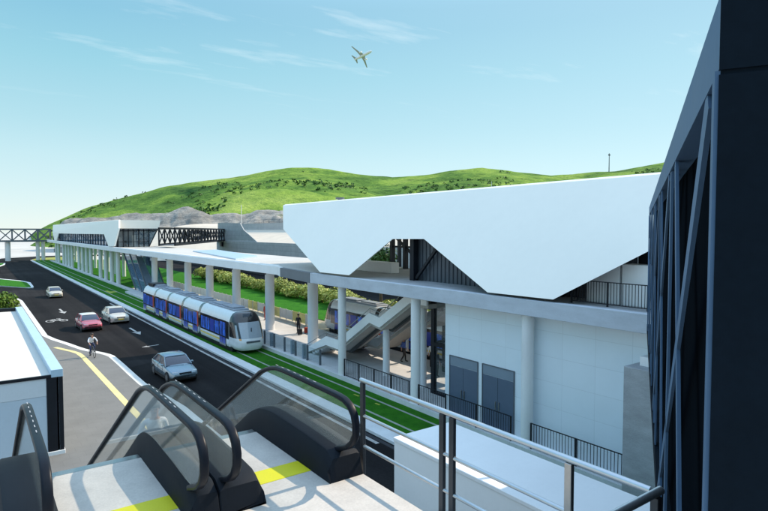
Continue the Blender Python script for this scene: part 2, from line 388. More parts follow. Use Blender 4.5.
# ------------------------------------------------------------------ ground, road, kerbs
def grid_sheet(name, x0, x1, y0, y1, z, mat):
    return struct(MB().flat([(x0, y0), (x1, y0), (x1, y1), (x0, y1)], z).build(name, mat))
grid_sheet('ground', -2500, 2500, -600, 4000, -.03, 'base')
R = MB(); R.flat([(-60, 96), (4.6, 97), (4.6, -40), (14.95, -40), (14.95, 216), (17.5, 226), (30, 236), (60, 243), (60, 256), (22, 250), (8, 236), (4.2, 216), (2.6, 175), (-2, 152), (-60, 150)], 0.0)
struct(R.build('road', 'asphalt'))
struct(MB().flat([(38.6, 20), (50.6, 20), (50.6, 230), (38.6, 230)], 0.0).build('back_road', 'asphalt'))
kl = [(-3.5, 95.6), (1, 95.6), (3.6, 94.8), (4.9, 92.6), (5.2, 89), (5.2, 58)] + [tuple(G(*c, .06).xy) for c in ((56.5, 339.8), (63, 341.8), (70.3, 344.2), (78, 347), (86, 349.6), (95, 351.6), (104, 353.3), (110, 354.8), (114.6, 356.6), (119, 360.3), (125, 365.5), (135, 374.6), (145.8, 384))] + [(8.9, 30), (8.9, -20)]
def offset(pl, d):
    o = []
    for i, p in enumerate(pl):
        a = Vector(pl[max(i-1, 0)]); b = Vector(pl[min(i+1, len(pl)-1)]); t = (b-a).normalized(); o.append((p[0]-t.y*d, p[1]+t.x*d))
    return o
def strip(name, pl, w, z0, z1, mat):
    """a kerb: a solid strip on the +left side of the line"""
    q = offset(pl, w); m = MB()
    for i in range(len(pl)-1):
        a, b, c, d = pl[i], pl[i+1], q[i+1], q[i]
        m.add([(*a, z0), (*b, z0), (*c, z0), (*d, z0), (*a, z1), (*b, z1), (*c, z1), (*d, z1)], [(0, 1, 5, 4), (4, 5, 6, 7), (2, 3, 7, 6)])
    return struct(m.build(name, mat))
strip('kerb', kl, -.42, -.02, .125, 'kerb')
pin = offset(kl, -.42)
struct(MB().flat(pin + [(-40, -20), (-40, 95.0)], .12).build('pavement', 'pave'))
# yellow tactile guide line on the pavement
tl = [tuple(G(*c, .13).xy) for c in ((53, 347.6), (62, 349.8), (70, 351.6), (76, 353.6), (80, 356.6), (84, 361), (88, 365.4), (100, 378.6), (112, 391.8), (124.5, 405.4))] + [(6.45, 20)]
tq = offset(tl, .34); m = MB()
for i in range(len(tl)-1): m.add([(*tl[i], .128), (*tl[i+1], .128), (*tq[i+1], .128), (*tq[i], .128)], [(0, 3, 2, 1)])
struct(m.build('pavement_guide_line', 'tactile'))
# grass islands at the side road
def island(name, pts):
    c = Vector((sum(p[0] for p in pts)/len(pts), sum(p[1] for p in pts)/len(pts)))
    inner = [tuple(c+(Vector(p)-c)*(1-.6/max((Vector(p)-c).length, 1))) for p in pts]
    m = MB(); n = len(pts)
    m.add([(*p, 0) for p in pts]+[(*p, .14) for p in pts]+[(*p, .14) for p in inner], [(i, (i+1) % n, n+(i+1) % n, n+i) for i in range(n)]+[(n+i, n+(i+1) % n, 2*n+(i+1) % n, 2*n+i) for i in range(n)])
    struct(m.build(name+'_kerb', 'kerbside')); stuff(MB().flat(inner, .136).build(name+'_grass', 'turf'))
island('island', [(8.1, 111), (7.9, 109.2), (7.2, 109.4), (3.6, 116.0), (-6, 126), (-30, 140), (-30, 148), (-6, 141), (4.1, 133.5), (7.4, 125), (8.3, 120)])
island('verge', [(7.6, 198), (7.2, 190), (5.2, 178), (-2, 170), (-14, 172), (-14, 186), (4, 200)])
# road markings
m = MB(); m.flat([(14.18, 20), (14.38, 20), (14.38, 80), (14.18, 80)], .004)
def arrow(m, x, y, L=4.2, turn=0, s=1, rot=0.0):
    """pavement arrow pointing to -Y, with a bent head when turn is not 0"""
    def put(pts):
        c, sn = cos(rot), sin(rot); m.flat([(x+s*(p[0]*c-p[1]*sn), y+s*(p[0]*sn+p[1]*c)) for p in pts], .004)
    put([(-.11, -L*.15), (.11, -L*.15), (.11, L/2), (-.11, L/2)])
    if turn == 0: put([(-.42, -L*.12), (0, -L/2), (.42, -L*.12)])
    else: put([(-.11*turn, -L*.15), (.11*turn, -L*.15), (.85*turn, -L*.30), (.85*turn, -L*.42), (-.11*turn, -L*.3)][::(1 if turn > 0 else -1)]); put([(.75*turn, -L*.18), (.75*turn, -L*.55), (1.35*turn, -L*.38)][::(1 if turn < 0 else -1)])
arrow(m, 12.15, 56.4, 4.6, 0, .95); arrow(m, 11.55, 48.3, 2.0, 0, .72, radians(-78)); arrow(m, 8.3, 75.6, 4.6, 0)
# painted bicycle symbol: two wheels, frame, bars
def ring(m, cx, cy, ro, ri, sy=1.9):
    n = 20
    m.add([(cx+r*cos(2*pi*i/n), cy+sy*r*sin(2*pi*i/n), .004) for r in (ro, ri) for i in range(n)], [(i, (i+1) % n, n+(i+1) % n, n+i) for i in range(n)])
def stroke(m, a, b, wd=.09):
    a = Vector(a); b = Vector(b); t = (b-a).normalized(); q = Vector((-t.y, t.x))*wd/2
    m.flat([a-q, b-q, b+q, a+q], .0045)
bx, by = 6.95, 67.8
ring(m, bx-.62, by, .42, .30); ring(m, bx+.62, by, .42, .30)
for a, b in (((-.62, 0), (-.2, 1.1)), ((-.2, 1.1), (.42, 1.05)), ((.42, 1.05), (0, 0)), ((0, 0), (-.62, 0)), ((-.2, 1.1), (0, 0)), ((.35, 1.6), (.62, 0)), ((.1, 1.7), (.5, 1.6)), ((-.45, 1.4), (-.05, 1.4))): stroke(m, (bx+a[0], by+a[1]), (bx+b[0], by+b[1]), .15)
struct(m.build('road_markings', 'white_line'))
# right kerb beside the tram lawn
struct(MB().box(14.75, 15.5, -40, 209, -.02, .13).build('kerb_strip', 'kerbside'))
struct(MB().box(14.42, 14.62, -40, 209, -.02, .02).build('gutter', 'asphalt_old'))
stuff(MB().flat([(15.5, -40), (18.52, -40), (18.52, 38.5), (19.6, 42), (19.9, 100), (21, 214), (16.5, 214), (15.5, 205)], .05).build('track_grass', 'turf'))
m = MB()
for x in (16.41, 17.85): m.box(x-.07, x+.07, -40, 209, .0, .056)
struct(m.build('tram_rails', surf('railslab', (.30, .34, .30), .7, .1, 1)))
m = MB()
for x0, x1, y0, y1 in ((16.55, 17.0, 92.8, 97), (17.0, 17.75, 93.6, 95.4), (17.40, 17.52, 26.3, 26.8), (17.42, 17.54, 24.3, 24.7)): m.flat([(x0, y0), (x1, y0), (x1, y1), (x0, y1)], .058)
struct(m.build('yellow_track_plates', 'plateyellow'))
stuff(MB().flat([(21, 100), (31, 100), (31, 205), (21, 210)], .05).build('station_lawn', 'turf'))
stuff(MB().flat([(15.6, 209.5), (30, 215), (30, 240), (19, 232), (16, 222)], .02).build('far_lawn', surf('drygrass', (.26, .28, .05), .95, .15, .2)))
# platform slab with a lighter edge
struct(MB().box(18.75, 25.9, -30, 92, -.02, .30).build('platform', 'platform'))
struct(MB().box(18.52, 18.75, -30, 92, -.02, .304).build('platform_edge', 'kerbside'))
struct(MB().box(19.6, 20.4, 92, 206, -.02, .25).build('platform_edge_far', 'kerbside'))
# second track bed and the lawn behind it
struct(MB().flat([(25.9, -30), (29.5, -30), (29.5, 205), (25.9, 205)], .03).build('track_bed', surf('bed', (.40, .37, .28), .9, .2, .4)))
stuff(MB().flat([(29.5, 30), (34.6, 30), (38.4, 60), (38.4, 205), (29.5, 205)], .10).build('lawn', 'turf'))

# ------------------------------------------------------------------ hill, rocks
def terrain(name, outline, d0, d1, dback, mat, base, nx, nd, prof, amp, freq, zbase=-6, seed=0):
    xs = [outline[0][0]+(outline[-1][0]-outline[0][0])*i/nx for i in range(nx+1)]
    def oy(x):
        for (a, ya), (b, yb) in zip(outline, outline[1:]):
            if a <= x <= b:
                t = (x-a)/(b-a); return ya+(yb-ya)*t
        return outline[-1][1]
    vs = []; nr = nd+8
    for x in xs:
        ztop = H+(231.3-oy(x))/FPX*d1
        for j in range(nr):
            if j <= nd: t = j/nd; d = d0+(d1-d0)*t; h = base+(ztop-base)*prof(t)
            else: t = (j-nd)/(nr-1-nd); d = d1+(dback-d1)*t; h = ztop+(zbase-ztop)*t*t*(3-2*t)
            p = FW*d+RT*((x-384)/FPX*d); p = Vector((p.x, p.y, 0))
            k = min(1, t*3)*(1-.75*t if j <= nd else .25*(1-t))
            n = noise.fractal(Vector((p.x*freq, p.y*freq, seed)), 1.0, 2.0, 6)
            vs.append((p.x, p.y, h+amp*n*k))
    fs = [(i*nr+j, (i+1)*nr+j, (i+1)*nr+j+1, i*nr+j+1) for i in range(nx) for j in range(nr-1)]
    return struct(MB().add(vs, fs).build(name, mat, smooth=60))
ho = [(-60, 246), (28, 242), (36, 231), (41, 227.6), (50, 224), (59, 220.3), (79, 212.3), (100, 204.6), (130, 196), (150, 191.5), (170, 186.5), (200, 181.5), (230, 177.5), (250, 174.5), (270, 171), (290, 168.8), (310, 168.6), (330, 169.5), (350, 172.5), (370, 176), (392, 178), (420, 175.5), (450, 172), (480, 169.3), (500, 169.3), (530, 172), (550, 174.3), (580, 173.2), (610, 170.5), (640, 167), (670, 162), (720, 158), (800, 160), (950, 168), (1150, 190)]
hp = lambda t: (t**.85)*(1-.10*sin(pi*t)) + .05*sin(2*pi*t*1.5)*(1-t)*t*2
terrain('hill', ho, 300, 760, 1300, 'hill', -4, 230, 70, hp, 26, .006, seed=3.1)
ro = [(54, 252), (59, 226), (64, 221.5), (72, 219.5), (90, 218), (112, 215.5), (128, 213), (140, 211.5), (160, 212.5), (172, 213), (180, 210), (192, 208.8), (202, 211), (212, 216), (222, 215), (236, 212.5), (250, 213), (262, 211), (283, 211), (310, 211), (350, 214), (420, 222), (520, 232)]
terrain('rock_slope', ro, 235, 285, 330, 'rock', -3, 300, 40, lambda t: t**.8, 6.5, .085, seed=9.7)
ro2 = [(150, 233), (165, 229), (180, 226), (200, 224.5), (215, 224), (240, 224), (300, 225), (360, 231)]
terrain('sand_slope', ro2, 180, 215, 240, 'sand', 0, 50, 10, lambda t: t, .8, .05, seed=4)
# scrub on the hill: nobody could count it
def blob_mesh(m, c, r, n=1):
    bmx = bmesh.new(); bmesh.ops.create_icosphere(bmx, subdivisions=n, radius=1)
    vs = [(c[0]+v.co.x*r*random.uniform(.7, 1.25), c[1]+v.co.y*r*random.uniform(.7, 1.25), c[2]+v.co.z*r*.62*random.uniform(.7, 1.3)) for v in bmx.verts]
    m.add(vs, [tuple(v.index for v in f.verts) for f in bmx.faces]); bmx.free()
hill = bpy.data.objects['hill']; hv = [v.co.copy() for v in hill.data.vertices]; nr = 78
m = MB(); cnt = 0
while cnt < 1700:
    i = random.randrange(20, 225); j = random.randrange(2, 66); p = hv[i*nr+j]
    k = noise.fractal(Vector((p.x*.011, p.y*.011, 2.2)), 1.0, 2.0, 4)
    if k < -.02 + (j/66)*.30 - .12*max(0, 1-abs(i-90)/60): continue
    q = p.lerp(hv[(i+1)*nr+j], random.random()).lerp(hv[i*nr+j+1], random.random()*.5)
    r = random.uniform(.7, 1.9)
    for _ in range(9):
        c = q+Vector((random.gauss(0, r*.8), random.gauss(0, r*.8), random.uniform(.1, 1.2)*r)); d = Vector((random.uniform(-1, 1), random.uniform(-1, 1), random.uniform(-.2, 1))).normalized()
        u = d.orthogonal().normalized(); w_ = d.cross(u); s_ = r*random.uniform(.5, .9)
        m.add([c-u*s_, c-w_*s_*.7, c+u*s_, c+w_*s_*.7], [(0, 1, 2, 3)])
    cnt += 1
stuff(m.build('hill_scrub', 'scrub'))
# ------------------------------------------------------------------ tram station, right hand half
st = thing('tram_station', 'large near station with a folded white roof and white panel walls', 'station', (22, 20, 0))
FX = 18.3            # face of the deck edge
def P(name, mb, mat, parent, **k): return mb.build(name, mat, parent, **k)
P('deck', MB().box(FX+.02, 27.0, 20.5, 33.6, 5.95, 6.56).box(FX+.02, 33, -14, 20.497, 5.95, 6.56), 'conc', st)
P('fascia', MB().box(FX, FX+.32, -14.2, 33.5, 5.93, 6.6), 'fascia', st, bevel=.015)
# folded roof: outline read on an inclined facade plane, given its thickness
TILT = 3.7/4.94
n0 = Vector((-1, 0, TILT)).normalized(); p0 = Vector((FX, 0, 6.72))
fo = [onplane(x, y, p0, n0) for x, y in ((283, 205.5), (283.2, 229), (320, 272.2), (349, 275.2), (392.5, 239), (424, 239), (487.4, 292.3), (553, 299.5), (647, 252))]
ztop = fo[0].z
peak = fo[4].z; rise = (FX + (peak-6.72)*TILT)
def fp(y, z): return Vector((FX+(z-6.72)*TILT, y, z))
Yr = fo[8].y; sl_ = (fo[8].z-fo[7].z)/(fo[7].y-fo[8].y); y_pk = fo[7].y-(peak-fo[7].z)/sl_
face = fo[:8]+[fp(y_pk, peak), fp(y_pk-2.6, peak), fp(y_pk-7.2, 6.74), fp(y_pk-10.6, 6.74), fp(-13.5, 8.4), fp(-13.5, ztop)]
roof_mb = MB().prism(face, Vector((.22, 0, .10)))
P('roof_facade', roof_mb, 'roofwhite', st)
Yl = fo[0].y; rx = fo[0].x
P('roof', MB().box(rx+.02, rx+13, -13.5, Yl-.02, ztop-.30, ztop-.02), 'roofwhite', st)
for y in (Yl-.4, 14.0, 4.0, -8.0): P('roof_post', MB().box(rx+12.3, rx+12.6, y-.3, y, 0, ztop-.3), 'black', st)
P('roof_end', MB().prism([Vector((rx+.25, -13.45, ztop-.3)), Vector((rx+12.7, -13.45, ztop-.3)), Vector((rx+14.6, -13.45, 6.8)), Vector((FX+.4, -13.45, 6.8))], (0, .2, 0)), 'roofwhite', st)
vt = onplane(340, 198, (rx+2.0, 0, 0), (1, 0, 0))
v_ = MB().cyl(vt.x, vt.y, ztop-.05, ztop+.32, .20, 14); v_.cyl(vt.x, vt.y, ztop+.34, ztop+.46, .36, 14); P('roof_vent', v_, 'steelgrey', st, smooth=40)
# concourse behind the facade: ribbed dark wall, posts, braces
def ribwall(x, y0, y1, z0, z1, parent, name='ribbed_wall', mat='ribs', step=.32):
    m = MB().box(x, x+.12, y0, y1, z0, z1); y = y0+.1
    while y < y1-.05: m.box(x-.05, x-.002, y, y+.10, z0, z1); y += step
    return P(name, m, mat, parent)
YW = onplane(413, 262, (20.9, 0, 0), (1, 0, 0)).y
ribwall(20.9, 11.9, YW, 6.56, 9.3, st); ribwall(20.9, -6, 8.8, 6.56, 9.3, st)
P('ribbed_wall', MB().box(21.05, 21.2, 8.8, 11.9, 6.56, 9.3), 'black', st)
def post(x, y, z0, z1, s_=.3, mat='black', name='post'): return P(name, MB().box(x-s_/2, x+s_/2, y-s_/2, y+s_/2, z0, z1), mat, st, bevel=.02)
post(20.6, YW-.45, 6.56, 9.3, .36); post(20.6, 15.2, 6.56, 9.3, .3); post(20.6, 8.6, 6.56, 9.3, .3)
P('brace', MB().bar((20.6, YW-.7, 6.7), (20.6, YW-3.3, 9.3), .16, .16), 'black', st)
P('brace', MB().bar((20.55, 9.0, 6.7), (20.55, 12.0, 9.3), .16, .16), 'black', st)
# open steel frame seen through the first gap
XF = 26.4
fy = [onplane(x, 255, (XF, 0, 0), (1, 0, 0)).y for x in (392.5, 405.5)]
for y in fy: P('post', MB().box(XF-.15, XF+.15, y-.15, y+.15, 6.56, ztop-.3), 'black', st)
for z in (8.15, 9.75): P('rail', MB().box(XF-.08, XF+.08, fy[1]-2.6, fy[0]+.3, z, z+.14), 'black', st)
P('brace', MB().bar((XF, fy[0]+1.6, 10.2), (XF, fy[1]-2.4, 6.7), .16, .16), 'black', st)
# white plant blocks on the concourse
a = onplane(395, 268, (0, 0, 7.0), (0, 0, 1))
a = onplane(391, 262.8, (22.6, 0, 0), (1, 0, 0))
P('plant_block', MB().box(22.6, 23.3, a.y, a.y+9, 6.56, a.z), 'white', st, bevel=.03)
for xa, xb in ((587, 619.5), (622, 649)):
    a = onplane(xb, 265.5, (20.1, 0, 0), (1, 0, 0)); b = onplane(xa, 264, (20.1, 0, 0), (1, 0, 0))
    P('plant_block', MB().box(20.1, 20.85, a.y, b.y, 6.56, a.z), 'white', st, bevel=.02)
# balustrades on the deck edge
def picket(parent, x, y0, y1, z0, z1, step=.12, mat='black', name='balustrade', d=.018, post_step=1.8, rail=.035):
    m = MB(); y = y0
    m.box(x-rail/2, x+rail/2, y0, y1, z1-rail, z1); m.box(x-.015, x+.015, y0, y1, z0+.08, z0+.11)
    while y < y1: m.box(x-d/2, x+d/2, y-d/2, y+d/2, z0+.1, z1-rail); y += step
    y = y0
    while y <= y1+.01: m.box(x-.028, x+.028, y-.028, y+.028, z0, z1-.004); y += max(.6, (y1-y0)/max(1, round((y1-y0)/post_step)))
    return m.build(name, mat, parent)
picket(st, 19.2, 8.9, 13.6, 6.56, 7.5); pass
# columns: two rows
for y in (30.25, 22.9, 15.45, 8.1, .8, -6.5): P('column', MB().cyl(18.82, y, .28, 5.95, .255, 28), 'column', st, smooth=40)
for y in (33.2, 26.6): P('column', MB().cyl(26.6, y, .3, 5.95, .22, 20), 'column', st, smooth=40)
# ground floor wall with two double doors
WX = 19.2
P('wall', MB().box(WX, WX+.3, 10.0, 21.0, .30, 5.95), 'wall', st)
P('wall', MB().box(WX, WX+.3, -14, 9.98, .30, 5.95), 'wall', st)
P('wall_return', MB().box(WX+.3, 31, 20.8, 21.0, .30, 5.95), 'white', st)
for y0, y1 in ((18.72, 20.60), (16.50, 18.36)):
    d = P('door', MB().box(WX-.035, WX-.003, y0, y1, .30, 2.72), 'door', st, bevel=.008)
    P('transom', MB().box(WX-.03, WX-.003, y0, y1, 2.74, 3.18), 'doortop', d)
    fr = MB()
    for yy in (y0-.05, y1+.003): fr.box(WX-.05, WX-.004, yy, yy+.047, .30, 3.22)
    fr.box(WX-.05, WX-.004, y0, y1, 3.183, 3.225); P('frame', fr, 'steelgrey', d)
    yc = (y0+y1)/2
    P('leaf_gap', MB().box(WX-.037, WX-.0355, yc-.008, yc+.008, .30, 2.72), 'black', d)
    for k in (-.10, .10): P('handle', MB().box(WX-.085, WX-.04, yc+k-.016, yc+k+.016, 1.25, 1.62), 'brush', d)
# glazed lift hall beyond the wall end
g0 = P('lift_hall_frame', MB().box(20.65, 20.85, 23.5, 23.78, .30, 5.95).box(20.65, 20.85, 21.02, 23.49, 3.0, 3.22).box(20.65, 20.85, 21.02, 23.49, .30, .42).box(20.65, 20.85, 21.02, 23.49, 5.7, 5.95).box(20.86, 26, 23.5, 23.78, 3.0, 3.22).box(25.8, 26.0, 23.5, 23.78, .3, 5.95), 'black', st)
g0['label'] = 'black framed glass lift hall'
P('pane', MB().box(20.74, 20.76, 21.02, 23.5, .42, 3.0).box(20.74, 20.76, 21.02, 23.5, 3.22, 5.7), 'clearglass', g0)
P('lift_hall_floor', MB().box(20.86, 30.9, 21.0, 23.5, 2.98, 3.10), 'panelwhite', st)
P('lift_hall_wall', MB().box(24.2, 24.35, 21.02, 23.48, .30, 2.9), 'panelwhite', st)
P('wall_panel', MB().box(23.8, 23.95, 24.2, 25.4, 1.5, 3.1), 'tramblue', st)
P('kiosk_panel', MB().box(24.4, 25.4, 26.0, 27.0, .3, 3.9), 'black', st)
# back edge of the undercroft
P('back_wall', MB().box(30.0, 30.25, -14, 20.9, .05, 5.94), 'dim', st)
# stairs from the platform to the concourse
sr = thing('staircase', 'pale open staircase with two landings rising from the platform to the deck', 'staircase', (21, 30, .3))
top = [(37.3, .62), (34.35, 1.98), (32.75, 1.95), (28.95, 4.28), (27.85, 4.12), (24.9, 5.93), (23.4, 5.93)]
def parapet(x, top, dep=.62):
    a = [Vector((x, y, z)) for y, z in top]; b = [Vector((x, y, max(.3, z-dep))) for y, z in top]; m = MB()
    for i in range(len(top)-1): m.prism([a[i], a[i+1], b[i+1], b[i]], (.13, 0, 0))
    return m
P('parapet', parapet(20.0, top), 'fascia_white', sr); P('parapet', parapet(21.9, top, .5), 'fascia_white', sr)
def soffit(x0, x1, top, d0, d1):
    m = MB()
    for (ya, za), (yb, zb) in zip(top, top[1:]):
        m.prism([Vector((x0, ya, max(.31, za-d0))), Vector((x0, yb, max(.31, zb-d0))), Vector((x0, yb, max(.3, zb-d1))), Vector((x0, ya, max(.3, za-d1)))], (x1-x0, 0, 0))
    return m
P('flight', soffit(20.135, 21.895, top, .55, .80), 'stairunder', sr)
for (ya, za), (yb, zb) in zip(top, top[1:]):
    if zb-za > .5:
        m = MB()
        n_ = int((zb-za)/.165)
        for i in range(n_): m.box(20.14, 21.89, ya+(yb-ya)*(i+1)/n_, ya+(yb-ya)*i/n_, max(.31, za-.62+(zb-za)*i/n_), za-.45+(zb-za)*i/n_)
        P('treads', m, 'platform', sr)
top2 = [(y-1.2, z) for y, z in top]
P('flight', soffit(22.6, 24.3, top2, .45, .75), 'stairunder', sr); P('parapet', parapet(22.45, top2, .55), 'conc', sr); P('parapet', parapet(24.31, top2, .55), 'conc', sr)
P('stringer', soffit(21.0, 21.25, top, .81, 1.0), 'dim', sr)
for x, y, zt in ((20.9, 33.6, 1.15), (20.95, 28.4, 3.45), (21.1, 25.0, 5.0)):
    P('column', MB().cyl(x, y, .30, zt, .22, 20), 'column', sr, smooth=40)
m = MB()
for x in (20.07, 22.03):
    m.tube([(x, y, z+.28) for y, z in top[:6]], .025, 8)
    for y, z in top[:6]: m.tube([(x, y, z-.05), (x, y, z+.28)], .018, 6)
P('handrail', m, 'brush', sr)
# ------------------------------------------------------------------ elevated walkway and the far station house
wk = thing('elevated_walkway', 'long white elevated walkway on thick round columns, blue skylight in its top', 'walkway', (24, 70, 0))
LX = 19.6
dk = [(FX+.03, 33.62), (19.05, 39.4), (LX, 41), (LX, 214), (28.5, 214), (28.5, 41), (27, 33.62)]
P('deck', MB().prism([Vector((x, y, 6.0)) for x, y in dk], (0, 0, .58)), 'deck', wk)
P('fascia', MB().box(LX-.12, LX-.004, 41, 214, 5.93, 6.62), 'fascia_white', wk, bevel=.015)
P('fascia_cover', MB().prism([Vector((FX-.02, 33.55, 5.92)), Vector((FX+.28, 33.55, 5.92)), Vector((19.3, 39.5, 5.92)), Vector((19.0, 39.5, 5.92))], (0, 0, .70)), 'slate', wk, bevel=.01)
P('fascia', MB().prism([Vector((19.0, 39.52, 5.93)), Vector((19.3, 39.52, 5.93)), Vector((LX+.1, 40.98, 5.93)), Vector((LX-.12, 40.98, 5.93))], (0, 0, .69)), 'fascia_white', wk)
P('shadow_upstand', MB().box(LX+.02, LX+.22, 41, 214, 6.583, 6.70), 'fascia_white', wk)  # upstand added so the deck's shadow reaches farther over the road
sk = [G(193, 251.5, 6.6), G(216, 250.2, 6.6), G(257.5, 256.6, 6.6), G(236, 259.6, 6.6)]
m = MB().prism([Vector((p.x, p.y, 6.585)) for p in sk], (0, 0, .12)); P('skylight', m, 'bluepanel', wk)
for k in range(13):
    y = 39.9+8.15*k
    if y > 96: break
    c = P('column', MB().cyl(22.05, y, .28, 5.99, .425, 32), 'column', wk, smooth=40)
    P('lamp', MB().box(21.5, 21.66, y-.12, y+.12, 5.45, 5.95), 'black', c)
for k in range(17):
    y = 107+5.6*k
    if k % 5 == 4: continue
    P('column', MB().cyl(20.5, y, .05, 5.99, .36, 18), 'column', wk, smooth=40)
for k in range(11): P('column', MB().cyl(25.2, 109+8.4*k, .05, 5.99, .36, 18), 'column', wk, smooth=40)
# far station house
fh = thing('station_house', 'small distant station house with folded white roof and dark glass, standing on the walkway', 'station', (22, 140, 6.6))
E0 = 100.4; nF = Vector((-1, 0, .25)).normalized(); pF = Vector((LX-.1, 0, 6.75))
def q(x, y): return onplane(x, y, pF, nF)
fo2 = [q(118.6, 220), q(118.6, 228.4), q(114, 246.4), q(108.4, 246.4), q(103.8, 234.2), q(91, 234), q(75, 233.8), q(58.6, 233.4), q(56.2, 241.0), q(54.6, 241.0), q(52.5, 232.5), q(53, 222.5)]
yE = fo2[0].y; zt2 = fo2[0].z
far_y = fo2[-1].y
fo2[-1] = Vector((fo2[-1].x, far_y, zt2)); 
P('roof_facade', MB().prism(fo2, (.25, 0, .06)), 'roofwhite', fh)
x0, x1 = fo2[0].x+.2, fo2[0].x+6.6
P('roof', MB().box(x0, x1+.4, yE+.26, far_y, zt2-.25, zt2-.03), 'roofwhite', fh)
zh = fo2[1].z
P('roof_end', MB().prism([Vector((x0-.2, yE-.02, zt2)), Vector((x1+.4, yE-.02, zt2)), Vector((x1+.1, yE-.02, zh)), Vector((x0-.25, yE-.02, zh))], (0, .25, 0)), 'roofwhite', fh)
P('roof_soffit', MB().box(x0, x1, yE+.3, far_y, zh-.1, zh), 'dim', fh)
P('side_glass', MB().prism([Vector((x1+.12, yE+.9, zh)), Vector((x1+.18, yE+.9, zh)), Vector((x1-1.38, yE+.9, 6.62)), Vector((x1-1.44, yE+.9, 6.62))], (0, far_y-yE-2, 0)), 'darkglass', fh)
gx = LX+1.0
gl_ = P('glass_wall', MB().box(gx, gx+.04, yE+1.2, far_y-1, 6.62, zh-.1), 'hoodglass', fh)
m = MB(); y = yE+1.2
while y < far_y-1: m.box(gx-.12, gx-.002, y-.11, y+.11, 6.62, zh-.1); y += 3.1
P('mullions', m, 'black', gl_)
ge = P('glass_end', MB().prism([Vector((gx+.05, yE+.9, 6.62)), Vector((x1-1.45, yE+.9, 6.62)), Vector((x1+.1, yE+.9, zh-.1)), Vector((gx+.05, yE+.9, zh-.1))], (0, .04, 0)), 'clearglass', fh)
m = MB()
for k in range(7): xx = gx+.05+(x1-1.5-gx)*k/6; m.box(xx-.07, xx+.07, yE+.78, yE+.895, 6.62, zh-.1)
m.bar((x1-1.42, yE+.83, 6.62), (x1+.1, yE+.83, zh-.1), .12, .14); m.box(gx, x1-.2, yE+.78, yE+.89, zh-.5, zh-.3); m.box(gx, x1-1.4, yE+.8, yE+.88, 7.5, 7.58)
P('mullions', m, 'black', ge)
random.seed(3)
for k in range(5): xx = gx+.5+k*.75; yy = yE+2.2+random.random()*6; P('inner_fitting', MB().box(xx, xx+.5, yy, yy+.5, 6.62, 7.6+random.random()*1.3), ('panelwhite', 'fascia', 'dim')[k % 3], fh)
P('inner_wall', MB().box(gx+.1, x1-1.6, yE+12, yE+12.1, 6.62, zh-.3), 'fascia', fh)
P('floor', MB().box(gx, x1-1.5, yE+.9, far_y, 6.585, 6.61), 'deck', fh)
# slanted glass hood over the escalator below the far house
eh = thing('escalator_hood', 'slanted glass escalator enclosure under the walkway below the distant station house', 'enclosure', (20.6, 95, 0))
for x in (20.4, 22.9):
    a = [Vector((x, 102, 5.95)), Vector((x, 93.2, 5.95)), Vector((x, 85.6, .35)), Vector((x, 93.5, .35))]
    P('glass_panel', MB().prism(a, (.06, 0, 0)), 'hoodglass', eh)
m = MB()
for x in (20.36, 22.96):
    for p, q_ in (((102, 5.9), (93.5, .35)), ((93.2, 5.9), (85.6, .35)), ((97.6, 5.9), (89.5, .35))): m.bar((x, p[0], p[1]), (x, q_[0], q_[1]), .12, .22)
P('frame', m, 'steelgrey', eh)
P('steps', MB().prism([Vector((20.5, 100, 5.2)), Vector((20.5, 90.5, .3)), Vector((20.5, 92, .3)), Vector((20.5, 101, 4.8))], (2.3, 0, 0)), 'fascia', eh)
# ------------------------------------------------------------------ truss footbridges
def truss(name, label, a, b, z0, z1, w_, n, cw, mat, loc, xbr=True):
    t = thing(name, label, 'footbridge', loc)
    a = Vector(a); b = Vector(b); d = (b-a).normalized(); s_ = Vector((d.y, -d.x, 0))*w_
    up = Vector((0, 0, 1))
    for off in (Vector((0, 0, 0)), s_):
        for z, h in ((z0, cw*1.5), (z1, cw*1.3)): P('chord', MB().bar(a+off+up*z, b+off+up*z, cw, h), mat, t)
        m = MB(); L = (b-a).length
        for i in range(n+1):
            p = a+off+d*(L*i/n); m.bar(p+up*(z0+.1), p+up*(z1-.1), cw*.8, cw*.8)
            if i < n:
                r = a+off+d*(L*(i+1)/n); m.bar(p+up*(z0+.1), r+up*(z1-.1), cw*.6, cw*.6, d.cross(up)); 
                if xbr: m.bar(p+up*(z1-.1)+s_*.02, r+up*(z0+.1)+s_*.02, cw*.6, cw*.6, d.cross(up))
        P('lattice', m, mat, t)
    P('walk_deck', MB().prism([a+up*(z0-.12), b+up*(z0-.12), b+s_+up*(z0-.12), a+s_+up*(z0-.12)], (0, 0, .1)), 'steelgrey', t)
    return t
ft = truss('truss_footbridge', 'long grey truss footbridge crossing the far end of the road on round piers', (-70, 212, 0), (20.6, 212, 0), 6.3, 10.05, -3.2, 26, .34, 'steelgrey', (-20, 212, 0))
for x, r in ((8.9, .75), (17.0, .55), (18.5, .55), (-22, .75), (-50, .75)): P('pier', MB().cyl(x, 213.4, 0, 6.1, r, 20), 'column', ft, smooth=40)
truss('truss_footbridge', 'short dark lattice footbridge behind the distant station house, ending at the grey retaining wall', (25.5, 99.5, 0), (51.6, 145.2, 0), 7.1, 9.9, 2.6, 15, .26, 'black', (38, 122, 0))
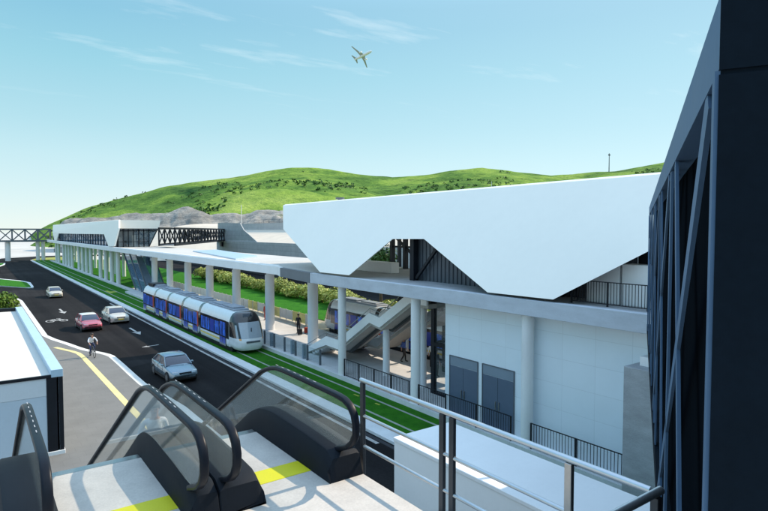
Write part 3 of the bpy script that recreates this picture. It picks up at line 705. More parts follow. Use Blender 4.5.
# ------------------------------------------------------------------ retaining walls behind the walkway
rw = thing('retaining_wall', 'big blue-grey banded retaining wall with a sunlit beige slope, behind the walkway', 'wall', (55, 100, 0))
pa = lambda x, y, X: onplane(x, y, (X, 0, 0), (1, 0, 0))
zt_ = pa(270, 242.6, 52).z
P('lower_wall', MB().box(52, 52.6, 10, 146, 0, zt_), 'bandwall', rw)
a = pa(243, 229.8, 64); b = pa(256.5, 241.5, 53)
sl = [Vector((52.6, b.y, zt_-.02)), Vector((52.6, 20, zt_-.02)), Vector((64, 20, a.z)), Vector((64, a.y, a.z))]
P('sunlit_slope', MB().prism(sl, (0, 0, -.5)), 'sand', rw)
zu = pa(270, 223, 64.2).z
P('upper_wall', MB().box(64.05, 64.8, 20, pa(219, 223, 64.2).y, 0, zu), 'bandwall', rw)
wA = pa(218.5, 223, 52)
m = MB().prism([pa(x, y, 52.3) for x, y in ((217.8, 262), (259, 262), (257, 241.9), (243.6, 229.9), (240, 223.2), (217.8, 222.8))], (.22, 0, 0))  # slanted edge of the wall is shaped as the slope's shadow edge
P('tall_wall_shadow', m, 'bandwall', rw)
m = MB().box(64.3, 64.36, 20, 150, zu+.9, zu+.98)
for k in range(40): m.box(64.3, 64.36, 22+k*3.2, 22.08+k*3.2, zu, zu+.9)
P('railing', m, 'steelgrey', rw)
P('duct', MB().box(51.5, 51.98, pa(206.5+17, 246, 52).y, pa(206.5+15.6, 246, 52).y, 5.5, pa(222, 242, 52).z), 'black', rw)
dw = tag(MB().box(50.7, 51.3, 15, 200, 0, 3.0).build('boundary_wall', 'dim'), 'low boundary wall coloured dark as shade across the shaded lane behind the yellow-green hedge', 'wall')  # dark colour stands for the shade on this side
# ------------------------------------------------------------------ fences along the platforms
fn = thing('panel_fence', 'pale panel fence with yellow poster panels along the back of the platform', 'fence', (25.95, 66, .3))
y = 46.9; k = 0
while y < 93:
    P('panel', MB().box(25.93, 25.98, y+.06, y+1.36, .42, 1.36), 'panelyellow' if k % 4 in (1, 2) and k < 14 else 'panelwhite', fn)
    P('post', MB().box(25.9, 26.0, y-.05, y+.05, .3, 1.42), 'panelwhite', fn); y += 1.42; k += 1
gb = thing('glass_barrier', 'low glass barrier with grey posts and ticket gates on the platform edge by the tram', 'barrier', (18.9, 41, .3))
y = 33.2; k = 0
while y < 47:
    P('pane', MB().box(18.88, 18.90, y+.06, y+1.74, .42, 1.3), 'clearglass', gb)
    P('post', MB().box(18.83, 18.95, y-.06, y+.06, .3, 1.38), 'steelgrey', gb)
    if k in (1, 2, 4): P('gate', MB().box(18.86, 19.12, y+.6, y+.78, .3, 1.34), 'doortop', gb, bevel=.02)
    y += 1.8; k += 1
for i, (y0, y1, lab) in enumerate(((23.3, 29.8, 'black picket balustrade on the platform edge below the staircase, between two slim columns'), (16.2, 22.45, 'black picket balustrade on the platform edge in front of the two dark double doors'), (10.75, 15.1, 'black picket balustrade in front of the plain white wall, ending at the concrete pier'))):
    tag(picket(None, 18.66 if i else 18.7, y0, y1, .28, 1.40, .14), lab, 'balustrade', 'black balustrades along the platform edge').name = 'platform_balustrade'
pier = thing('concrete_pier', 'tall rough grey concrete pier beside the white wall and the black lattice bridge', 'pier', (19, 8, 0))
P('shaft', MB().box(17.95, 19.18, 3.5, 10.6, 0, 4.78), 'conc', pier, bevel=.02); P('cap', MB().box(18.45, 19.15, 9.2, 10.3, 4.783, 5.1), 'white', pier)
# ------------------------------------------------------------------ landing, escalators, railings
LZ = 6.45
ld = thing('escalator_landing', 'sunlit off-white landing floor at the head of the escalators with a yellow stripe across it', 'landing', (1.8, 3, 6.0))
P('slab', MB().prism([Vector((x, y, LZ-.38)) for x, y in ((-.7, -3), (3.78, -3), (3.78, 6.1), (3.78, 7.72), (.18, 7.72), (.18, 7.25), (-.7, 7.25))], (0, 0, .38)), 'floor', ld, bevel=.012)
P('yellow_stripe', MB().box(.16, 3.765, 6.04, 6.40, LZ-.01, LZ+.004), 'yellow', ld)
for a_, b_ in ((.62, 1.70), (2.5, 3.3)): P('comb_plate', MB().box(a_, b_, 7.725, 7.86, LZ-.12, LZ-.004), 'brush', ld)
P('support_wall', MB().box(-.6, 3.6, -3, 1.2, 0, LZ-.385), 'conc', ld)
SL = math.tan(radians(30)); YB = 7.75+LZ/SL
def zstep(y): return LZ-max(0, min(LZ, (y-7.75)*SL))
hp_ = [(5.80, .30), (5.70, .345), (5.62, .37), (5.53, .41), (5.42, .50), (5.365, .60), (5.36, .72), (5.40, .83), (5.48, .91), (5.60, .955), (5.75, .97), (6.2, .975), (6.8, .98), (7.2, .98), (7.42, .97), (7.62, .935), (7.8, .88), (8.0, .80)]
hp_ = [(y, z+LZ) for y, z in hp_] + [(y, zstep(y)+.945) for y in (9, 11, 13, 15, 17, YB-.3)] + [(YB+.1, .97), (YB+.5, .90), (YB+1.3, .90), (YB+1.6, .83), (YB+1.72, .66), (YB+1.62, .5), (YB+1.4, .42)]
sk_ = [(5.58, 0, .05), (5.64, 0, .26), (5.8, 0, .345), (6.4, 0, .38), (7.1, 0, .40), (7.35, 0, .395), (7.55, 0, .375), (7.75, -.03, .335), (7.95, -.14, .26), (8.15, -.25, .165)]
sk_ = [(y, LZ+b-.3*(i > 5), LZ+t) for i, (y, b, t) in enumerate(sk_)] + [(y, zstep(y)-.35, zstep(y)+.335) for y in (9, 12, 15, YB-.3)] + [(YB+.3, 0.13, .42), (YB+1.2, .13, .40), (YB+1.35, .13, .2)]
def balustrade(root, xg, xi, xo, dashes=True):
    b = P('balustrade', None or skirt_mb(xi, xo), 'skirt', root, smooth=30)
    hm = MB(); path = [(xg, y, z) for y, z in hp_]
    hm.tube(path, .04, 14, sq=(.044, .031)); h = P('handrail', hm, 'rubber', b, smooth=50)
    if dashes:
        d = MB()
        for k in range(7):
            y = 6.30+k*.185; zt = LZ+.98+.0315
            d.box(xg-.002, xg+.007, y, y+.075, zt-.004, zt+.001)
        P('dash_marking', d, 'dash', h)
    up = [(y, z-.03) for y, z in hp_[1:]]; pts = []
    inner = [(xg-.006, y, z) for y, z in up[2:-3]]
    lowl = [(xg-.006, y, t-.02) for y, b_, t in sk_[2:-1]]
    # glass as a strip of quads between handrail and skirt, with thickness
    def at(line, y):
        for a, c in zip(line, line[1:]):
            if a[1] <= y <= c[1]: return a[2]+(c[2]-a[2])*(y-a[1])/max(1e-6, c[1]-a[1])
        return line[-1][2] if y > line[-1][1] else line[0][2]
    upl = sorted([p for p in inner if p[2] > LZ+.7 or p[1] > 8], key=lambda p: p[1])
    ys = sorted(set([5.40, 5.46, 5.55, 5.65, 5.8, 6.0] + [p[1] for p in upl if p[1] > 5.4] + [p[1] for p in lowl]))
    gm = MB(); prev = None
    nose = [(xg, 5.38, LZ+.60), (xg, 5.42, LZ+.49), (xg, 5.52, LZ+.42), (xg, 5.66, LZ+.385), (xg, 5.81, LZ+.33)]
    for y in ys:
        if y > YB+1.3: break
        zt = at(upl, y) if y >= upl[0][1] else LZ+.78; zb = at(nose, y) if y < 5.81 else at(lowl, y)
        if zb > zt-.02: zb = zt-.02
        if prev:
            y0, t0, b0 = prev
            gm.prism([Vector((xg-.006, y0, b0)), Vector((xg-.006, y, zb)), Vector((xg-.006, y, zt)), Vector((xg-.006, y0, t0))], (.012, 0, 0)) if False else pts.append((y0, b0, y, zb, t0, zt))
        prev = (y, zt, zb)
    first = pts[0]
    vs = []; fs = []
    rows = [(first[0], first[1], first[4])] + [(p[2], p[3], p[5]) for p in pts]
    for y, zb, zt in rows: vs += [(xg-.006, y, zb), (xg-.006, y, zt), (xg+.006, y, zb), (xg+.006, y, zt)]
    for i in range(len(rows)-1):
        o = i*4; fs += [(o, o+4, o+5, o+1), (o+2, o+3, o+7, o+6), (o+1, o+5, o+7, o+3), (o, o+2, o+6, o+4)]
    gm.add(vs, fs); P('glass_panel', gm, 'balglass', b)
    return b
def skirt_mb(xi, xo):
    rings = []; s_ = 1 if xo > xi else -1; c = .07*s_
    for y, zb, zt in sk_:
        hgt = zt-zb; rings.append([(xi, y, zb), (xi, y, zb+hgt*.45), (xi+c*.4, y, zt-.09), (xi+c, y, zt-.012), (xi+c*1.35, y, zt), (xo-c*.8, y, zt), (xo-c*.2, y, zt-.02), (xo, y, zt-.08), (xo, y, zb)])
    if s_ < 0: rings = [r[::-1] for r in rings]
    return MB().loft(rings)
def escalator(label, x0, x1, gl, gr, wl, wr):
    t = thing('escalator', label, 'escalator', ((x0+x1)/2, 7.8, 0), 'escalators side by side')
    # gl, gr: glass centre lines; wl, wr: inner faces of the skirts
    balustrade(t, gl, wl, x0); balustrade(t, gr, wr, x1)
    m = MB(); n = int(LZ/.2)
    for i in range(n):
        y = 7.87+i*(YB-7.87)/n; z = max(.15, LZ-.27-i*LZ/n)
        m.box(wl+.01, wr-.01, y, y+(YB-7.87)/n+.04, z-.33, z-.02)
    P('steps', m, 'steelgrey', t)
    a = [(7.73, LZ-.4), (YB+1.4, -.02+.14), (YB+1.4, .125), (YB-.9, .125), (7.73, LZ-1.35)]
    P('truss_casing', MB().prism([Vector((x0+.02, y, z)) for y, z in ((7.74, LZ-.45), (YB-.2, .13), (YB-1.8, .13), (7.74, LZ-1.3))], (x1-x0-.04, 0, 0)), 'panelwhite', t)
    return t
escalator('glass-sided escalator nearer the white flat-roofed building, farther from the guard railing', .15, 1.998, .45, 1.76, .62, 1.70)
escalator('glass-sided escalator beside the steel guard railing, ridden by a person in a white shirt', 2.002, 3.765, 2.09, 3.52, 2.50, 3.30)
# steel guard railing
gr = thing('guard_railing', 'polished steel guard railing with dark flat posts along the sunlit landing edge', 'railing', (3.86, 4, LZ))
RX = 3.87; yc_ = 2.02
tp = [(RX, 5.78, LZ+1.1), (RX, 2.06, LZ+1.1)]
P('top_rail', MB().tube(tp, .028, 14), 'chrome', gr, smooth=50); P('top_rail', MB().tube([(RX+.06, yc_, LZ+1.1), (.6, yc_, LZ+1.1)], .030, 14), 'chrome', gr, smooth=50)
for z in (.66, .28):
    P('mid_rail', MB().tube([(RX, 5.74, LZ+z), (RX, yc_+.02, LZ+z)], .021, 12), 'chrome', gr, smooth=50)
    P('mid_rail', MB().tube([(RX, yc_, LZ+z), (.6, yc_, LZ+z)], .021, 12), 'chrome', gr, smooth=50)
for y in (5.74, 4.27, 4.12, 2.74):
    P('post', MB().box(RX-.022, RX+.022, y-.034, y+.034, LZ-.25, LZ+1.07), 'postmetal' if y > 3 else 'brush', gr, bevel=.004)
P('post', MB().box(RX-.03, RX+.03, yc_-.03, yc_+.03, LZ-.25, LZ+1.07), 'postmetal', gr, bevel=.004)
# low white block below the landing
zb = 2.75
c0 = G(393, 437, zb); c1 = G(458, 425.5, zb)
bx_ = thing('low_block', 'low white flat-topped block on the ground just below the guard railing', 'block', (c0.x+1, 8, 0))
P('walls', MB().box(c0.x+.03, c1.x-.0, -6, c0.y-.03, 0, zb-.12), 'white', bx_)
P('roof_slab', MB().box(c0.x, c1.x+.05, -6, c0.y, zb-.118, zb), 'white', bx_, bevel=.015)
# ------------------------------------------------------------------ black lattice footbridge by the landing
KD = 74*1.9
near = atdepth(715, 231.3, 1.9); hd = YAW+atan2(641-384, FPX)
bd = Vector((sin(hd), cos(hd), 0)); bn = Vector((cos(hd), -sin(hd), 0)); cs = cos(hd-YAW)
o0 = Vector((near.x, near.y, 0)); LB = (18.7-1.9)/cs
lb = thing('lattice_footbridge', 'tall black lattice-sided footbridge close beside the guard railing, running to the station', 'footbridge', (near.x, near.y, 6.0))
def bp(d, z, off=0.0): return o0+bd*((d-1.9)/cs)+bn*off+Vector((0, 0, z))
ZB, ZC, ZT = 6.04, 9.94, 10.19; TW = .160
def slab(m, d0, d1, z0, z1, o0_, o1_): m.prism([bp(d0, z0, o0_), bp(d1, z0, o0_), bp(d1, z0, o1_), bp(d0, z0, o1_)], (0, 0, z1-z0))
m = MB(); slab(m, 1.9, 18.7, ZC, ZT, 0, TW+.014); P('top_chord', m, 'truss_skylit', lb)
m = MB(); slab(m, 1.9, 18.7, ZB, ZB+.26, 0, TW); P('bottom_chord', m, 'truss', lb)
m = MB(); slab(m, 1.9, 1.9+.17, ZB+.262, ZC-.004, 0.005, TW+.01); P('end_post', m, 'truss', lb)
m = MB(); slab(m, 1.899, 1.9+.065, ZB+.262, ZC-.006, -.012, .004); P('post_flange', m, 'truss_skylit', lb)
m = MB(); slab(m, 2.1, 18.6, ZB+.262, ZC-.01, TW-.03, TW-.01); P('back_panel', m, 'recess_shade', lb)
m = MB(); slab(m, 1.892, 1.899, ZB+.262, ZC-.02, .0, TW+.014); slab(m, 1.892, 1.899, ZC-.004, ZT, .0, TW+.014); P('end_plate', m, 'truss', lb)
def member(d0, z0, d1, z1, wd=.10):
    a = bp(d0, z0, .014); b = bp(d1, z1, .014); return MB().bar(a, b, wd, .022, bn)
pn = 3.1
for k in range(6):
    d = 1.9+pn*k
    if k: P('post', member(d, ZB+.27, d, ZC-.02, .16), 'truss_skylit', lb)
    for a, b in ((d+.35, d+4.7), (d+2.5, d+.85)):
        f = 1 if b < 18.6 else (18.6-a)/(b-a)
        P('diagonal', member(a, ZC-.01, a+(b-a)*f, ZC-.01-(ZC-ZB-.28)*f, .13), 'truss_skylit', lb)
m = MB(); slab(m, 2.0, 18.6, ZB+.05, ZB+.20, TW+.02, 2.5); P('walk_deck', m, 'steelgrey', lb)
for z in (.55, .85, 1.15): P('handrail', MB().tube([bp(2.2, ZB+.2+z, 2.3), bp(18.5, ZB+.2+z, 2.3)], .03, 8), 'chrome', lb, smooth=50)
m = MB()
for k in range(8): m.bar(bp(2.4+2.2*k, ZB+.2, 2.3), bp(2.4+2.2*k, ZB+1.33, 2.3), .05, .05)
P('handrail_posts', m, 'postmetal', lb)
# ------------------------------------------------------------------ white flat building by the pavement
BX, BY0, BY1, BZ = 2.91, 26.66, 50.6, 3.68
fb = thing('flat_roofed_building', 'white flat-roofed building with a pale blue front and black corner post, beside the pavement', 'building', (-4, 38, .12))
P('body', MB().box(-14, BX-.06, BY0+.06, BY1-.06, .1, BZ-.32), 'frontblue', fb)
P('roof_surface', MB().box(-13.8, BX-.44, BY0+.12, BY1-.42, BZ-.318, BZ-.26), 'flatroof', fb)
P('parapet', MB().box(BX-.44, BX, BY0, BY1, BZ-.317, BZ), 'bluepanel', fb, bevel=.01)
P('parapet', MB().box(-14, BX-.443, BY1-.4, BY1-.004, BZ-.317, BZ-.03), 'black', fb)  # far parapet coloured black to stand for its shadow
P('fascia_trim', MB().box(-14, BX-.444, BY0-.02, BY0+.1, BZ-.317, BZ-.2), 'black', fb)
P('front_band', MB().box(-14, BX-.62, BY0+.02, BY0+.056, BZ-1.05, BZ-.32), 'frontpale', fb)
P('front_panel', MB().box(-14, BX-.62, BY0+.03, BY0+.057, .35, BZ-1.06), 'frontblue', fb)
P('corner_post', MB().box(BX-.6, BX-.24, BY0-.01, BY0+.3, .28, BZ-.322), 'black', fb, bevel=.01)
P('corner_post', MB().box(BX-.17, BX-.015, BY0-.01, BY0+.3, .28, BZ-.322), 'black', fb, bevel=.01)
P('post_gap', MB().box(BX-.236, BX-.174, BY0+.06, BY0+.28, .28, BZ-.322), 'steelgrey', fb)
P('plinth', MB().box(-14, BX+.02, BY0-.05, BY0+.32, .11, .275), 'white', fb, bevel=.01)
# ------------------------------------------------------------------ trams
def tram(label, xc, y0, L, seams, glow=True):
    """front at y0 looking towards -Y, body running to y0+L"""
    t = thing('tram', label, 'tram', (xc, y0+L/2, .05), 'articulated trams')
    prof = [(1.14, .40), (1.2, .58), (1.215, 1.4), (1.2, 2.2), (1.17, 2.42), (1.08, 2.72), (.90, 2.98), (.66, 3.10), (.5, 3.12)]
    full = [(x, z) for x, z in prof] + [(-x, z) for x, z in prof[::-1]]
    nose_l = 1.9
    ys = [y0+nose_l]+[y0+L*s for s in seams]+[y0+L]
    for i in range(len(ys)-1):
        a, b = ys[i]+(.26 if i else 0), ys[i+1]-.26
        if i == len(ys)-2: b = ys[i+1]
        c = P('carriage', MB().loft([[(xc+x, a, z) for x, z in full], [(xc+x, b, z) for x, z in full]]), 'tramwhite', t, smooth=30)
        for s in (1, -1): P('window_band', MB().prism([Vector((xc+s*1.219, y, z)) for y, z in ((a+.05, .98), (b-.05, .98), (b-.05, 2.34), (a+.05, 2.34))], (s*.006, 0, 0)), 'tramblack', c)
        Ls = b-a
        kind = ('end' if i == 0 else 'rear' if i == len(ys)-2 else 'doors' if i % 2 else 'plain')
        doors = {'end': [.20], 'rear': [.86], 'doors': [.20, .80], 'plain': []}[kind]
        dw = 1.3
        for s in (1, -1):
            dspan = []
            for f in doors:
                yc = a+Ls*f; dspan.append((yc-dw/2-.08, yc+dw/2+.08))
                m = MB()
                for q0, q1 in ((yc-dw/2+.05, yc-.05), (yc+.05, yc+dw/2-.05)): m.m = 0; m.prism([Vector((xc+s*1.226, y, z)) for y, z in ((q0, 1.12), (q1, 1.12), (q1, 2.2), (q0, 2.2))], (s*.008, 0, 0)); m.m = 1; m.prism([Vector((xc+s*1.226, y, z)) for y, z in ((q0, .52), (q1, .52), (q1, 1.0), (q0, 1.0))], (s*.008, 0, 0))
                d = P('door', MB().prism([Vector((xc+s*1.220, y, z)) for y, z in ((yc-dw/2-.06, .36), (yc+dw/2+.06, .36), (yc+dw/2+.06, 2.36), (yc-dw/2-.06, 2.36))], (s*.0055, 0, 0)), 'tramblack', c)
                P('pane', m, ['tramblue', 'tramdeep'], d)
            edges = [a+.35]+[e for sp in dspan for e in sp]+[b-.2]
            for k in range(0, len(edges)-1, 2):
                e0, e1 = edges[k], edges[k+1]; n = max(1, round((e1-e0)/1.25)); 
                if e1-e0 < .4: continue
                for j in range(n):
                    w0 = e0+(e1-e0)*j/n+.09; w1 = e0+(e1-e0)*(j+1)/n-.09
                    P('window', MB().prism([Vector((xc+s*1.226, y, z)) for y, z in ((w0, 1.12), (w1, 1.12), (w1, 2.12), (w0, 2.12))], (s*.006, 0, 0)), 'tramblue' if (j+k) % 3 else 'tramdeep', c)
                m = MB().prism([Vector((xc+s*1.2195, y, z)) for y, z in ((e0-.3, .66), (e1+.1, .66), (e1+.1, .80), (e0-.3, .80))], (s*.006, 0, 0)); P('stripe', m, 'tramyel', c)
            if i: P('red_panel', MB().prism([Vector((xc+s*1.226, y, z)) for y, z in ((a+.02, .98), (a+.42, .98), (a+.42, 2.33), (a+.02, 2.33))], (s*.007, 0, 0)), 'tramred', c)
        P('roof_unit', MB().box(xc-.62, xc+.62, a+.4, b-.5, 3.10, 3.24).box(xc-.5, xc+.5, a+.9, (a+b)/2-.2, 3.24, 3.36).box(xc-.45, xc+.4, (a+b)/2+.3, b-.9, 3.24, 3.33), 'tramroof', c, bevel=.03)
        if i < len(ys)-2:
            yj = ys[i+1]; sm = [(x*1.006, z*1.003) for x, z in full]
            P('gangway', MB().loft([[(xc+x, yj-.258, z) for x, z in sm], [(xc+x, yj+.258, z) for x, z in sm]], cap=False), 'tramblack', t, smooth=30)
    # nose: rows by height, each a rounded plan curve
    rows = [(.26, .30, .92), (.34, .10, 1.04), (.55, .02, 1.13), (.85, .0, 1.17), (1.10, .06, 1.2), (1.22, .14, 1.205), (1.7, .42, 1.21), (2.2, .72, 1.2), (2.38, .84, 1.18), (2.75, 1.10, 1.06), (2.98, 1.34, .90), (3.09, 1.62, .68), (3.12, 1.88, .52)]
    def plan(z, f, wd):
        o = []
        for k in range(17):
            th = -pi/2+pi*k/16; e = .62
            o.append((xc+wd*math.copysign(abs(sin(th))**e, sin(th)), y0+nose_l-(nose_l-f)*abs(cos(th))**e, z))
        return o
    R_ = [plan(*r) for r in rows]
    def rowsmb(i, j): return MB().loft([r for r in R_[i:j+1]], cap=False, closed=False)
    ns = P('nose', rowsmb(0, 5), 'tramwhite', t, smooth=45)
    P('windscreen', rowsmb(5, 8), 'tramblack', ns, smooth=45)
    # screen glass set slightly proud of the black surround
    def patch(r0, r1, k0, k1, out, mat, name):
        g = []
        for r in R_[r0:r1+1]:
            row = []
            for k in range(k0, k1+1):
                p = Vector(r[k]); d = Vector((p.x-xc, p.y-(y0+nose_l), 0)).normalized(); row.append(p+d*out)
            g.append(row)
        return P(name, MB().loft(g, cap=False, closed=False), mat, ns, smooth=45)
    patch(5, 8, 5, 11, .012, 'windscreen', 'screen_pane'); patch(5, 7, 3, 4, .012, 'windscreen', 'screen_pane'); patch(5, 7, 12, 13, .012, 'windscreen', 'screen_pane')
    P('mask', rowsmb(8, 12), 'tramblack', ns, smooth=45)
    patch(9, 9+1, 7, 9, .01, 'darkglass', 'destination_display')
    m = MB()
    for k0, k1 in ((4, 5), (11, 12)): 
        g = []
        for r in R_[4:6]:
            row = []
            for k in range(k0, k1+1):
                p = Vector(r[k]); d = Vector((p.x-xc, p.y-(y0+nose_l), 0)).normalized(); row.append(p+d*.014)
            g.append(row)
        m.loft(g, cap=False, closed=False)
    P('headlight', m, 'amber', ns)
    P('grille', MB().box(xc-.55, xc+.55, y0-.01, y0+.06, .9, 1.04), 'steelgrey', ns)
    wm = MB().box(xc-.03, xc+.03, y0+.4, y0+.44, 1.3, 2.0); P('wiper', wm, 'tramblack', ns)
    P('bogies_shade', MB().box(xc-1.10, xc+1.10, y0+1.5, y0+L-.3, .07, .42), 'black', t)  # one black box for the bogies and the shadow under the skirt
    P('roof_pad', MB().box(xc-.75, xc+.75, y0+L-2.6, y0+L-.4, 3.11, 3.42), 'black', t)
    return t
SEAM = [.31, .485, .655, .83]
tram('blue, white and black articulated tram running on the grass track beside the road', 17.13, 40.3, 29.0, SEAM)
tram('second blue and white tram standing behind the staircase on the far side of the platform', 27.7, 16.9, 29.6, SEAM)
t2 = [o for o in C.objects if o.name.startswith('tram.0') and o.type == 'EMPTY'][-1]
# it faces the other way: turn the whole thing about its own base
t2.rotation_euler.z = pi
# ------------------------------------------------------------------ cars
def car(label, loc, rot, body, roofm=None, lower=None, plate='plate', name='car', sc=1.0):
    t = thing(name, label, 'car', (0, 0, 0), 'cars on the road')
    L, W = 4.4, .86
    # side stations: y, half width, z bottom, z shoulder, z top of bonnet/boot at the centre
    stn = [(-2.2, .62, .36, .60, .62), (-2.12, .74, .24, .66, .72), (-1.9, .81, .20, .72, .79), (-1.3, .85, .19, .80, .88), (-.8, .86, .19, .86, .95), (0, .865, .19, .89, .96), (.9, .865, .19, .90, .97), (1.45, .85, .19, .90, .99), (1.9, .82, .22, .88, .98), (2.1, .76, .28, .84, .92), (2.18, .66, .40, .76, .80)]
    rings = []
    for y, wd, zb, zs, zt in stn:
        h = [(wd*.92, zb), (wd, zb+.12), (wd*1.0, (zb+zs)/2), (wd*.985, zs-.04), (wd*.90, zs+.02), (wd*.55, zt-.01), (0, zt)]
        rings.append([(x, y, z) for x, z in h]+[(-x, y, z) for x, z in h[-2::-1]])
    b = P('body', MB().loft(rings), body, t, smooth=50)
    lowm = MB()
    lr = []
    for y, wd, zb, zs, zt in stn: lr.append([(wd*1.008, y, zb-.01), (wd*1.012, y, zb+.16), (-wd*1.012, y, zb+.16), (-wd*1.008, y, zb-.01)])
    P('bumper', MB().loft(lr), lower or 'tyre', b, smooth=40)
    # cabin
    gh = [(-.92, .80, .90), (-.28, .655, 1.36), (-.05, .64, 1.40), (.75, .64, 1.395), (1.0, .65, 1.34), (1.62, .76, .93)]
    low = [(-.92, .80, .88), (.0, .80, .88), (1.62, .77, .90)]
    cab = []
    for y, wd, z in gh: cab.append([(wd, y, z), (wd*.8, y, z+.02), (-wd*.8, y, z+.02), (-wd, y, z), (-.80, y*.98, .86), (.80, y*.98, .86)])
    g = P('cabin_glass', MB().loft(cab), 'carglass', t, smooth=35)
    rf = []
    for y, wd, z in ((-.34, .62, 1.345), (-.2, .645, 1.385), (0, .65, 1.415), (.75, .65, 1.41), (.95, .645, 1.375), (1.06, .62, 1.335)):
        rf.append([(wd, y, z-.02), (wd*.9, y, z+.02), (0, y, z+.035), (-wd*.9, y, z+.02), (-wd, y, z-.02), (0, y, z-.03)])
    P('roof', MB().loft(rf), roofm or body, t, smooth=60)
    for s in (1, -1):
        pm = MB()
        pm.tube([(s*.80, -.94, .88), (s*.72, -.6, 1.14), (s*.652, -.27, 1.36)], .028, 6)
        pm.tube([(s*.645, .97, 1.345), (s*.71, 1.32, 1.14), (s*.775, 1.66, .92)], .045, 6)
        pm.tube([(s*.80, .34, .88), (s*.655, .36, 1.37)], .03, 6)
        pm.tube([(s*.66, -.27, 1.36), (s*.665, .4, 1.385), (s*.65, .97, 1.345)], .02, 6)
        P('pillars', pm, body, t, smooth=60)
    for s in (1, -1):
        for y in (-1.36, 1.32):
            wl = P('wheel', MB().tube([(s*.70, y, .305), (s*.872, y, .305)], .305, 24), 'tyre', t, smooth=40)
            P('rim', MB().tube([(s*.868, y, .305), (s*.880, y, .305)], .20, 12), 'rim', wl)
            am = MB(); am.tube([(s*.855, y, .31), (s*.868, y, .31)], .36, 24); P('wheel_arch', am, 'black', t)
        P('headlight', MB().loft([[(s*.40, -2.165, .60), (s*.70, -2.10, .60), (s*.70, -2.07, .73), (s*.42, -2.13, .72)], [(s*.40, -2.10, .60), (s*.72, -2.0, .60), (s*.72, -1.97, .73), (s*.42, -2.08, .72)]]), 'lamp', t)
        P('mirror', MB().box(*sorted((s*.83, s*1.0)), -.74, -.62, .90, 1.02), body, t, bevel=.03)
        P('door_line', MB().box(*sorted((s*.860, s*.8665)), -.55, -.535, .32, .86).box(*sorted((s*.860, s*.8695)), .35, .365, .32, .88), 'black', t)
        P('tail_light', MB().box(*sorted((s*.45, s*.68)), 2.12, 2.185, .66, .80), 'tramred', t)
    P('grille', MB().box(-.36, .36, -2.20, -2.1, .57, .68), 'black', t)
    if plate: P('number_plate', MB().box(-.26, .26, -2.225, -2.19, .40, .52), plate, t)
    t.location = loc; t.rotation_euler = (0, 0, rot); t.scale = (sc, sc, sc)
    return t
M['silver'] = paint('silver', (.20, .28, .35), .22, .9, .45); M['pinkred'] = paint('pinkred', (.46, .085, .125), .25, .8)
M['beige'] = paint('beige', (.56, .54, .48), .25, .8); M['cream'] = paint('cream', (.60, .55, .46), .25, .8)
M['carwhite'] = paint('carwhite', (.72, .70, .66), .3, .7)
car('blue-silver sedan with dark lower doors at the edge of the shade, nearest the escalators', (10.35, 37.3, 0), radians(2), 'silver', plate=None, sc=1.03)
car('pinkish red sedan with a white roof in the sunlit lane behind the cyclist', (8.85, 60.6, 0), radians(2), 'pinkred', roofm='carwhite', plate=None, sc=1.02)
car('pale beige sedan with a yellow number plate beside the pinkish red car, in the shade', (11.85, 63.9, 0), radians(3), 'beige', lower='beige', sc=1.06)
car('cream sedan with an orange-yellow number plate, farthest up the road', (9.3, 93.0, 0), radians(1), 'cream', lower='cream')
